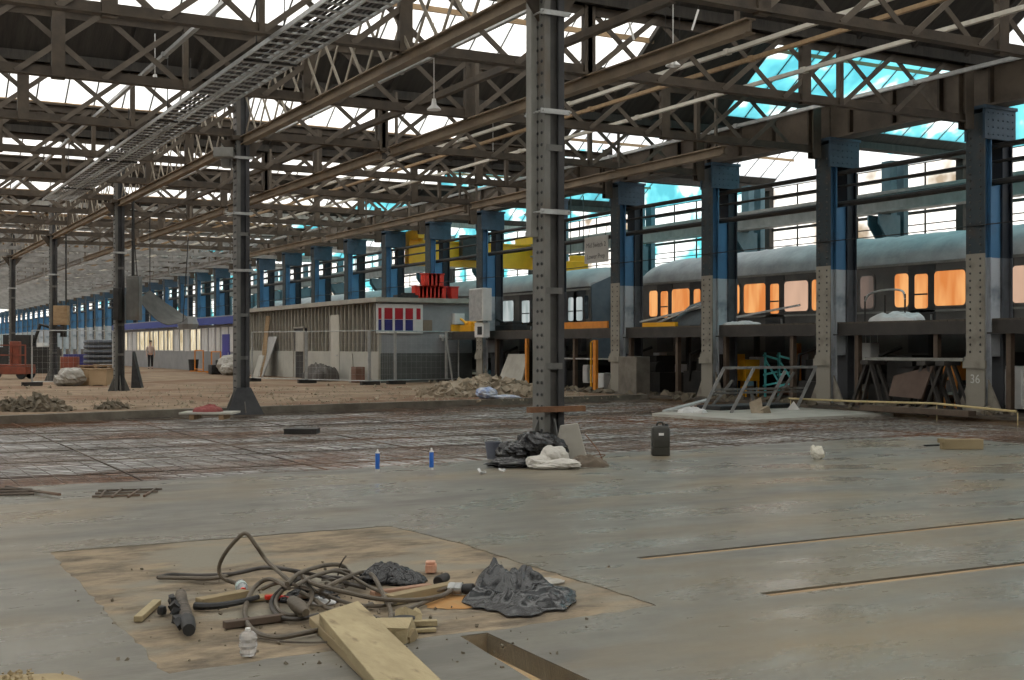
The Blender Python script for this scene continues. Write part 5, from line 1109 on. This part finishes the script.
# arched hose standing up
q = (244, 590); A = [g(292,583,.1), atd(268,562,(255,588)), atd(257,547,(250,588)), atd(246,533.5,(246,588)), atd(236,540,(238,588)), atd(224,555,(226,588)), atd(219,568,(222,587)), atd(222,577,(224,587)), g(232,582,.03), g(246,585,.02)]
tube_th('rubber_hose', A, .012, m_hose, 'grey hose standing up in a tall pointed arch', 'hose', group='hoses tangled on the slab')
m_wire = M('thin_wire', (.05,.04,.03), (.09,.07,.05), 5, .5)
wires = [([(275,600,.04),(285,590,.07),(300,588,.1),(318,594,.06),(330,600,.03),(320,606,.03),(300,600,.05)],'thin dark wire looped in the middle of the tangle'),([(306,582,.1),(316,590,.1),(330,595,.05),(344,590,.04),(338,580,.08),(322,580,.1)],'thin dark wire looped behind the hoses'),
         ([(338,575,.02),(340,566,.1),(343,560,.14),(346,556,.16)],'thin wire end sticking up behind the hoses'),([(255,637,.01),(290,642,.01),(330,642,.01),(352,639,.01)],'thin wire lying along the front of the big loop')]
for pts, lab in wires: tube_th('thin_wire', [g(*p) for p in pts], .005, m_wire, lab, 'wire', n=6)
# bulbous cable plug in the tangle
b = MB(); a = g(291,600,.08); c = g(305,612,.06); b.lathe([(.01,0),(.03,.02),(.038,.08),(.038,.16),(.028,.2),(.02,.24)], a, 12, c-a); solo('hose_connector', b, m_hose, 'grey ribbed connector in the middle of the hose tangle', 'connector', smooth=True)
# planks
m_plank = M('pale_plank', (.31,.25,.14), (.42,.345,.20), 3, .75, 0, .2, 25, 10, (3,1,3), None, (.35,.65), (.22,.17,.095), 5, (.58,.7)); m_plankd = M('plank_under', (.24,.185,.10), (.33,.26,.15), 1.2, .75)
A, B_, C_, D_ = g(319,613,.10), g(358,600.5,.10), g(442,680,.06), g(375,680,.06)
A2, B2 = A, B_; C2 = B_+(C_-B_)*1.45; D2 = A+(D_-A)*1.45
b = MB(); b.prism([A2,B2,C2,D2], (0,0,-.05)); solo('thick_plank', b, m_plank, 'thick pale plank pointing out of the bottom edge, on top', 'plank', bevel=.004)
A, B_ = g(309,617,.045), g(336,608,.045); C_, D_ = g(430,690,.045), g(384,690,.045); b = MB(); b.prism([A,B_,C_,D_], (0,0,-.044)); solo('thick_plank', b, m_plankd, 'second plank lying under the thick pale plank', 'plank', bevel=.004)
def timber(a, c, w2, h, m, lab, nm='timber_batten', z=.0, up=0):
    p, q = g(*a, z+h/2), g(*c, z+h/2+up); b = MB(); b.bar(p, q, w2, h); return solo(nm, b, m, lab, 'timber', bevel=.004)
timber((138,619),(157,602),.045,.03,m_plank,'short pale block at the far left of the screed','wood_block')
timber((224,625),(284,617),.045,.035,m_post,'dark brown square bar behind the big hose loop','steel_bar')
timber((247,599),(292,594),.10,.02,m_plank,'pale board under the middle of the hoses')
timber((199,603),(246,594),.07,.05,m_plankd,'pale batten with a dark wet edge left of the red cap')
timber((388,600),(452,587),.075,.055,m_plankd,'pale timber batten lying right of the tangle')
timber((372,594),(430,586),.05,.03,M('red_timber',(.30,.17,.11),(.38,.23,.15),3,.7),'reddish batten behind the pale one')
timber((403,624),(437,622.5),.035,.03,m_plank,'thin batten next to the black pot, upper of two')
timber((411,631),(436,629.5),.03,.018,m_plank,'thin batten next to the black pot, lower of two')
rnd = random.Random(2)
for (px,py),s,sq,m,lab in (((409,617),.07,(1,.8,.55),m_plank,'pale splintered wood chunk behind the black pot'),((392,632),.10,(1.3,.7,.5),m_plank,'pale splintered wood chunk beside the plank'),((405,636),.06,(.9,.6,.5),m_plankd,'small brown block left of the trench end')):
    b = MB(); b.chunk(g(px,py,s*sq[2]*.8), s, sq, rnd); b.chunk(g(px+4,py-1,s*.4), s*.5, (1.2,.6,.6), rnd); solo('wood_chunk', b, m, lab, 'wood')
b = MB(); q = g(404,631); b.lathe([(.045,0),(.05,.005),(.05,.06),(.04,.065)], q, 16); b.lathe([(.05,.06),(.056,.06),(.056,.068),(.03,.07)], q, 16); solo('plastic_pot', b, m_black, 'black plastic pot standing among wood scraps', 'pot', smooth=True)
# black wet strip beside the batten, and the charred branch-like mandrel
p = [g(195,606,.02),g(215,606,.025),(g(240,602,.03)),g(258,597,.03)]; b = MB(); b.tube(smoothpath(p,5), .022, 8, True, .014); solo('black_strip', b, m_black, 'black rubber strip along the pale batten', 'strip', smooth=True)
m_char = M('muddy_cable_end', (.035,.028,.022), (.13,.105,.075), 9, .6, 0, .6, 30)
r = thing('muddy_cable', 'thick muddy cable stub left of the hose tangle', 'cable', g(186,612)); b = MB()
b.tube(smoothpath([g(181,594,.05),g(182,603,.05),g(185,612,.05),g(187,621,.05)],5), .03, 10, True, .036); part('core', b, m_char, r, True)
b = MB(); b.tube(smoothpath([g(187,621,.05),g(188.5,626,.05),g(189,630,.05)],4), .04, 10, True, .03); part('end_plug', b, m_black, r, True)
b = MB()
for i in range(9): 
    t = i/8; q = g(180+8*t, 598+26*t, .05); b.chunk(q-RT*.045+Vector((0,0,rnd.uniform(-.02,.03))), .025, (1,.7,.8), rnd)
part('clamp', b, m_black, r)
b = MB(); b.lathe([(.005,0),(.022,.005),(.026,.02),(.02,.045),(.008,.05)], g(162,615), 8); solo('black_stone', b, m_black, 'small black lump between the wood block and the muddy cable', 'stone', smooth=True)
# bottles
m_pet = bpy.data.materials.new('clear_plastic'); m_pet.use_nodes = True; pb = m_pet.node_tree.nodes['Principled BSDF']; pb.inputs['Base Color'].default_value = (.88,.89,.9,1); pb.inputs['Roughness'].default_value = .12; pb.inputs['Transmission Weight'].default_value = .72; pb.inputs['IOR'].default_value = 1.25
c = g(248,656,.0); r = thing('crushed_bottle', 'crushed clear plastic bottle nearest the viewer', 'bottle', c); b = MB(); n = 18
prof = [(.012,.0),(.032,.004),(.039,.02),(.036,.035),(.042,.05),(.038,.066),(.042,.082),(.037,.096),(.028,.108),(.014,.116)]
b.lathe(prof, c, n)
for v in b.v:
    d = .004*noise.noise(v*30); v.x += d; v.y += .004*noise.noise(v*45+Vector((3,1,1)))
part('shell', b, m_pet, r)
b = MB(); b.lathe([(.013,.114),(.013,.126),(.011,.128)], c, 12); part('neck', b, m_white, r)
c = g(242,588,.035); a = (g(238,582,.035)-g(243,592,.035)).normalized(); r = thing('water_bottle', 'clear plastic bottle with red cap lying under the hoses', 'bottle', c)
b = MB(); b.lathe([(.030,.10),(.034,.09),(.034,.06),(.031,.05),(.034,.04),(.034,-.01),(.026,-.035),(.013,-.055)][::-1], c, 16, a); part('shell', b, m_pet, r, True)
b = MB(); b.lathe([(.015,-.075),(.016,-.073),(.016,-.056),(.013,-.054)], c, 12, a); part('cap', b, m_red, r)
b = MB(); b.lathe([(.0345,.05),(.0345,.0)][::-1], c, 16, a); part('label_band', b, M('bottle_label', (.25,.42,.40),(.55,.6,.58),30,.5), r)
for p0_, p1_, lab in (((265,597.5),(280,596),'red handled tool under the hoses'),):
    b = MB(); b.bar(g(*p0_,.025), g(*p1_,.025), .03, .025); b.bar(g(*p1_,.025), g(300,600,.02), .02, .012); solo('hand_tool', b, [m_red], lab, 'tool', bevel=.005)
# black bags
m_bag = M('black_plastic', (.006,.006,.007), (.018,.019,.02), 5, .22, 0, .2, 9, spec=.5)
m_sheet = M('grey_black_plastic', (.006,.007,.008), (.035,.038,.041), 4, .22, 0, .2, 10, spec=.6)
def seg_d(u, v, a, b): t = max(0, min(1, ((u-a[0])*(b[0]-a[0])+(v-a[1])*(b[1]-a[1]))/((b[0]-a[0])**2+(b[1]-a[1])**2))); return math.hypot(u-a[0]-t*(b[0]-a[0]), v-a[1]-t*(b[1]-a[1])), t
def fold_peak(u, v, rr):
    d1, t1 = seg_d(u, v, (-.42,.35), (.75,.25)); d2, t2 = seg_d(u, v, (-.85,-.05), (.1,-.62)); d3, t3 = seg_d(u, v, (.1,-.62), (.9,-.35)); d4, t4 = seg_d(u, v, (-.42,.35), (-.85,-.1))
    return max((1.5-1.25*t1)*max(0,1-d1/.48), .42*max(0,1-d2/.3), .34*max(0,1-d3/.3), (1.3-.85*t4)*max(0,1-d4/.28), .10)*min(1,(1-rr)*5+.25)
A = g(520,598); crumple('plastic_sheet', A, RT*.31, FW*.42, .145, m_sheet, 'crumpled shiny dark grey plastic sheet on the screed', 'plastic', 12, 1.0, 60, None, fold_peak, 'thing', 2.6)
crumple('black_bag', g(388,580), RT*.17, FW*.15, .09, m_bag, 'crumpled black bag behind the hose tangle', 'bag', 13, 1.1)
crumple('black_gloves', g(405,582), RT*.13, FW*.12, .05, m_bag, 'ragged black scrap to the right of the crumpled black bag', 'scrap', 16, 1.6)
crumple('black_scrap', g(312,600), RT*.16, FW*.10, .05, m_bag, 'black scrap under the hoses beside the connector', 'scrap', 17, 1.4)
crumple('clear_scrap', g(541,582), RT*.14, FW*.09, .022, bpy.data.materials['clear_wrap'], 'pale strip of film behind the plastic sheet', 'film', 18)
crumple('white_scrap', g(321,603), RT*.08, FW*.06, .03, m_sheet_w, 'small white scrap under the hoses near the plank', 'scrap', 19)
b = MB(); q = g(431,572.5); b.obox(q+U*.028, RT*.034, FW*.04, U*.026); b.obox(q+U*.062-RT*.003, RT*.030, FW*.036, U*.009); solo('brick_scrap', b, M('orange_tin',(.50,.22,.13),(.62,.38,.27),12,.5), 'small orange and white tin right of the black bag', 'tin', bevel=.006)
r = thing('pipe_coupling', 'grey threaded coupling at the end of the hoses', 'coupling', g(455,590)); a = g(449,588,.04); d = (g(468,589,.04)-a).normalized(); b = MB(); b.lathe([(.03,0),(.034,.01),(.034,.03),(.03,.035),(.034,.045),(.034,.075),(.028,.08)], a, 14, d); part('sleeve', b, m_galv, r)
b = MB(); b.lathe([(.024,.08),(.03,.09),(.034,.14),(.02,.15)], a, 12, d); part('dark_tip', b, m_black, r, True)
b = MB(); a = g(438,582,.035); d = (atd(449,575,(446,583))-a).normalized(); b.lathe([(.03,0),(.036,.01),(.030,.08),(.026,.12)], a, 14, d); solo('black_nozzle', b, m_dark, 'dark nozzle tipped up behind the grey coupling', 'nozzle', smooth=True)
m_rst = M('rust_powder', (.42,.20,.06),(.36,.22,.09),6,.95)
b = MB(); c = g(450,601); n = 36
for rr in (0.02,.6,1):
    for j in range(n):
        t = 2*PI*j/n; o = rr*(1+.35*noise.noise((math.cos(t)*2,math.sin(t)*2,4))); p = c+RT*.17*math.cos(t)*o+FW*.2*math.sin(t)*o; b.v.append(Vector((p.x,p.y,.006-.008*rr+.003*noise.noise(p*20))))
b.f = [tuple(range(n))]+[(i*n+j,i*n+(j+1)%n,(i+1)*n+(j+1)%n,(i+1)*n+j) for i in range(2) for j in range(n)]
solo('rust_powder', b, m_rst, 'rusty orange powder spilled below the grey coupling', 'powder', None, 'stuff', loc=c)
# grit on the slab
b = MB(); rnd = random.Random(21)
for i in range(240):
    px, py = rnd.gauss(330,130), rnd.uniform(560,668)
    if not 70 < px < 620: continue
    b.chunk(g(px,py,.002), rnd.choice((.003,.004,.006,.010)), (1,.8,.6), rnd)
solo('grit', b, m_rubd, 'dark grit and crumbs scattered over the screed', 'grit', None, 'stuff', loc=(3,6,0))
heap(g(20,688), RT*.33, FW*.28, .05, M('sand_heap',(.30,.235,.13),(.38,.30,.18),3,.95), 'sand_heap', 'low sandy heap cut by the bottom left corner', 60, 31, (.004,.012))
# ================================================================== middle of the slab
def cartridge(px, py, label):
    c = g(px,py); r = thing('sealant_cartridge', label, 'cartridge', c, 'blue sealant cartridges on the slab')
    b = MB(); b.lathe([(.024,.012),(.025,.014),(.025,.21),(.024,.212)], c, 16); part('tube', b, M('cartridge_blue',(.02,.12,.50),(.03,.16,.58),6,.35) if 'cartridge_blue' not in bpy.data.materials else bpy.data.materials['cartridge_blue'], r, True)
    b = MB(); b.lathe([(.025,0),(.026,.004),(.026,.03)], c, 16); part('white_band', b, m_white, r, True)
    b = MB(); b.lathe([(.026,.205),(.026,.216),(.012,.22),(.010,.24),(.006,.252)], c, 14); part('nozzle_cap', b, m_white, r, True); return r
cartridge(377.5,471.5,'blue sealant cartridge standing on the slab, left of the pair'); cartridge(431.5,470,'blue sealant cartridge standing on the slab, right of the pair')
c = g(660.5,455.5); r = thing('fluid_drum', 'dark olive plastic drum with handle on the slab edge', 'drum', c); m_drum = M('drum_plastic',(.022,.022,.017),(.04,.038,.028),4,.45)
def rr2(z, w2, d2, rad, n=5):
    out = []
    for sx, sy, a in ((1,1,0),(-1,1,PI/2),(-1,-1,PI),(1,-1,1.5*PI)):
        for i in range(n+1): t = a+i*PI/2/n; p = RT*(sx*(w2-rad)+rad*math.cos(t))+FW*(sy*(d2-rad)+rad*math.sin(t)); out.append(c+p+U*z)
    return out
b = MB(); rings = [rr2(0,.105,.08,.03),rr2(.01,.115,.09,.03),rr2(.10,.115,.09,.03),rr2(.105,.108,.084,.03),rr2(.115,.108,.084,.03),rr2(.12,.115,.09,.03),rr2(.35,.115,.09,.03),rr2(.375,.10,.078,.03),rr2(.385,.075,.06,.03)]
n = len(rings[0])
for q in rings: b.v += q
for i in range(len(rings)-1):
    for j in range(n): b.f.append((i*n+j,i*n+(j+1)%n,(i+1)*n+(j+1)%n,(i+1)*n+j))
b.f += [tuple(reversed(range(n))), tuple((len(rings)-1)*n+j for j in range(n))]; part('body', b, m_drum, r, True)
b = MB(); b.tube(smoothpath([c+U*.38-RT*.05,c+U*.42-RT*.035,c+U*.425+RT*.02,c+U*.38+RT*.035],5), .013, 8); part('handle', b, m_drum, r, True)
b = MB(); b.lathe([(.025,.38),(.025,.405),(.02,.41)], c+RT*.075, 12); part('cap', b, m_black, r)
b = MB(); b.obox(c-FW*.091+U*.28, RT*.032, FW*.001, U*.016); part('paper_label', b, m_white, r)
c = g(817.5,459); wads('crumpled_packet', [(c, RT*.085, FW*.08, .15, 6, .4), (c-RT*.055+Vector((0,0,.09)), RT*.03, FW*.03, .08, 8, .5)], M('packet_white',(.60,.57,.48),(.72,.70,.62),9,.6,0,.6,20,6,(1,1,1),None,(.35,.65),(.55,.45,.08),6,(.62,.68)), 'crumpled white packet with a yellow mark alone on the slab', 'packet')
b = MB(); q = g(961,443.5); b.bar(g(941,444,.07), g(982,444,.07), .12, .14); b.bar(g(938,440.5,.13), g(944,440.5,.13), .06, .06); solo('timber_baulk', b, m_plankd, 'squared timber baulk on the slab edge at the right', 'timber', bevel=.006)
b = MB(); b.bar(g(925,445.5,.012), g(939,445,.012), .06, .02); solo('dark_bar', b, m_dark, 'short dark bar left of the timber baulk', 'bar')
# rubbish at the front column
c = g(543,459,.0); c = g(537,461); wads('rubbish_bag', [(c, RT*.30, FW*.3, .34, 1, .35), (c-RT*.26-FW*.1, RT*.26, FW*.22, .24, 3, .4), (c+RT*.2+FW*.05, RT*.2, FW*.2, .26, 7, .4)], m_bag, 'heap of black rubbish bags at the foot of the front column', 'bag')
c = g(524,467.5); wads('rubbish_bag', [(c, RT*.42, FW*.13, .09, 9, .5), (c+RT*.2, RT*.3, FW*.12, .11, 11, .5), (c-RT*.2+FW*.1, RT*.2, FW*.12, .1, 13, .5)], m_bag, 'flat black bag spread in front of the rubbish heap', 'bag')
c = g(552,468.5); wads('white_cloth', [(c+RT*.02+FW*.1, RT*.17, FW*.14, .24, 2, .35), (c-RT*.15, RT*.16, FW*.12, .14, 5, .4), (c+RT*.12-FW*.05, RT*.22, FW*.12, .11, 7, .4), (c-RT*.02-FW*.08, RT*.24, FW*.1, .07, 9, .4)], M('dusty_cloth',(.48,.46,.42),(.60,.58,.53),4,.85,0,.4,12), 'bundle of dusty white cloth in front of the column', 'cloth')
crumple('sacking', g(588,466), RT*.25, FW*.16, .10, M('brown_sacking',(.10,.08,.06),(.17,.135,.10),6,.9,0,.4,15), 'brown sacking beside the white cloth', 'sacking', 26, 1.3)
b = MB(); q = g(570,459); b.prism([q-RT*.22, q+RT*.22, q+RT*.10+U*.45-FW*.0, q-RT*.12+U*.42], FW*.04); solo('stone_slab', b, m_pad, 'grey slab leaning on the column behind the white cloth', 'slab', bevel=.01)
c = g(493,459); r = thing('plastic_bucket', 'grey-blue bucket left of the rubbish bags', 'bucket', c); b = MB(); b.lathe([(.075,0),(.10,.2),(.106,.2),(.106,.215),(.09,.215),(.07,.02)], c, 18); part('body', b, M('bucket_grey',(.09,.10,.13),(.13,.14,.17),4,.5), r, True); b = MB(); b.tube(smoothpath([c+RT*.1+U*.2,c+RT*.09+U*.25-FW*.06,c+U*.27-FW*.09,c-RT*.09+U*.25-FW*.06,c-RT*.1+U*.2],4), .005, 6); part('handle', b, m_galv, r)
for (px,py),w2,lab,nm in (((481,473),.07,'flat white scrap on the slab left of the rubbish bags','white_scrap'),((502,470.5),.04,'small white lump before the rubbish bags','white_scrap')):
    b = MB(); b.chunk(g(px,py,.012), w2, (1,.6,.2), rnd); b.chunk(g(px+2,py-.5,.012), w2*.6, (1,.8,.3), rnd); solo(nm, b, m_sheet_w, lab, 'scrap')
for i, pts in enumerate(([(603,461,.02),(598,450,.2),(590,440,.3),(585,434,.35)],[(600,458,.02),(605,455,.12),(596,455,.18),(585,458,.12)])):
    tube_th('bent_wire', [atd(p[0],p[1],(598,461)) for p in pts], .006, m_rust, ['bent rusty wire rising right of the sacking','short rusty wire looped beside the sacking'][i], 'wire', n=6)
# loose reinforcement on the slab
r = thing('mesh_offcut', 'rusty offcut of steel mesh lying on the slab', 'mesh', g(125,492)); b = MB()
for a, c in (((98,490.5),(162,489)),((95,493.5),(158,491.5)),((92,496.5),(140,495)),((112,497),(122,489)),((128,497),(140,489)),((144,496),(156,488.5)),((100,497),(106,490)))  : b.bar(g(*a,.012), g(*c,.012), .018, .018)
part('bars', b, m_bar, r)
labs = ['rusty bar at the left slab edge, uppermost','rusty bar at the left slab edge, second down','rusty bar at the left slab edge, third down','rusty bar at the left slab edge, lowest']
for i,(a,c) in enumerate((((-4,488.5),(32,489.5)),((-5,491.5),(40,491)),((-6,494.5),(34,493.5)),((6,487),(60,494.5)))): b = MB(); p, q = g(*a,.014), g(*c,.014+.02*(i==3)); b.tube([p,q], .014, 6); solo('reinforcing_bar', b, m_bar, labs[i], 'bar', 'rusty bars at the left slab edge')
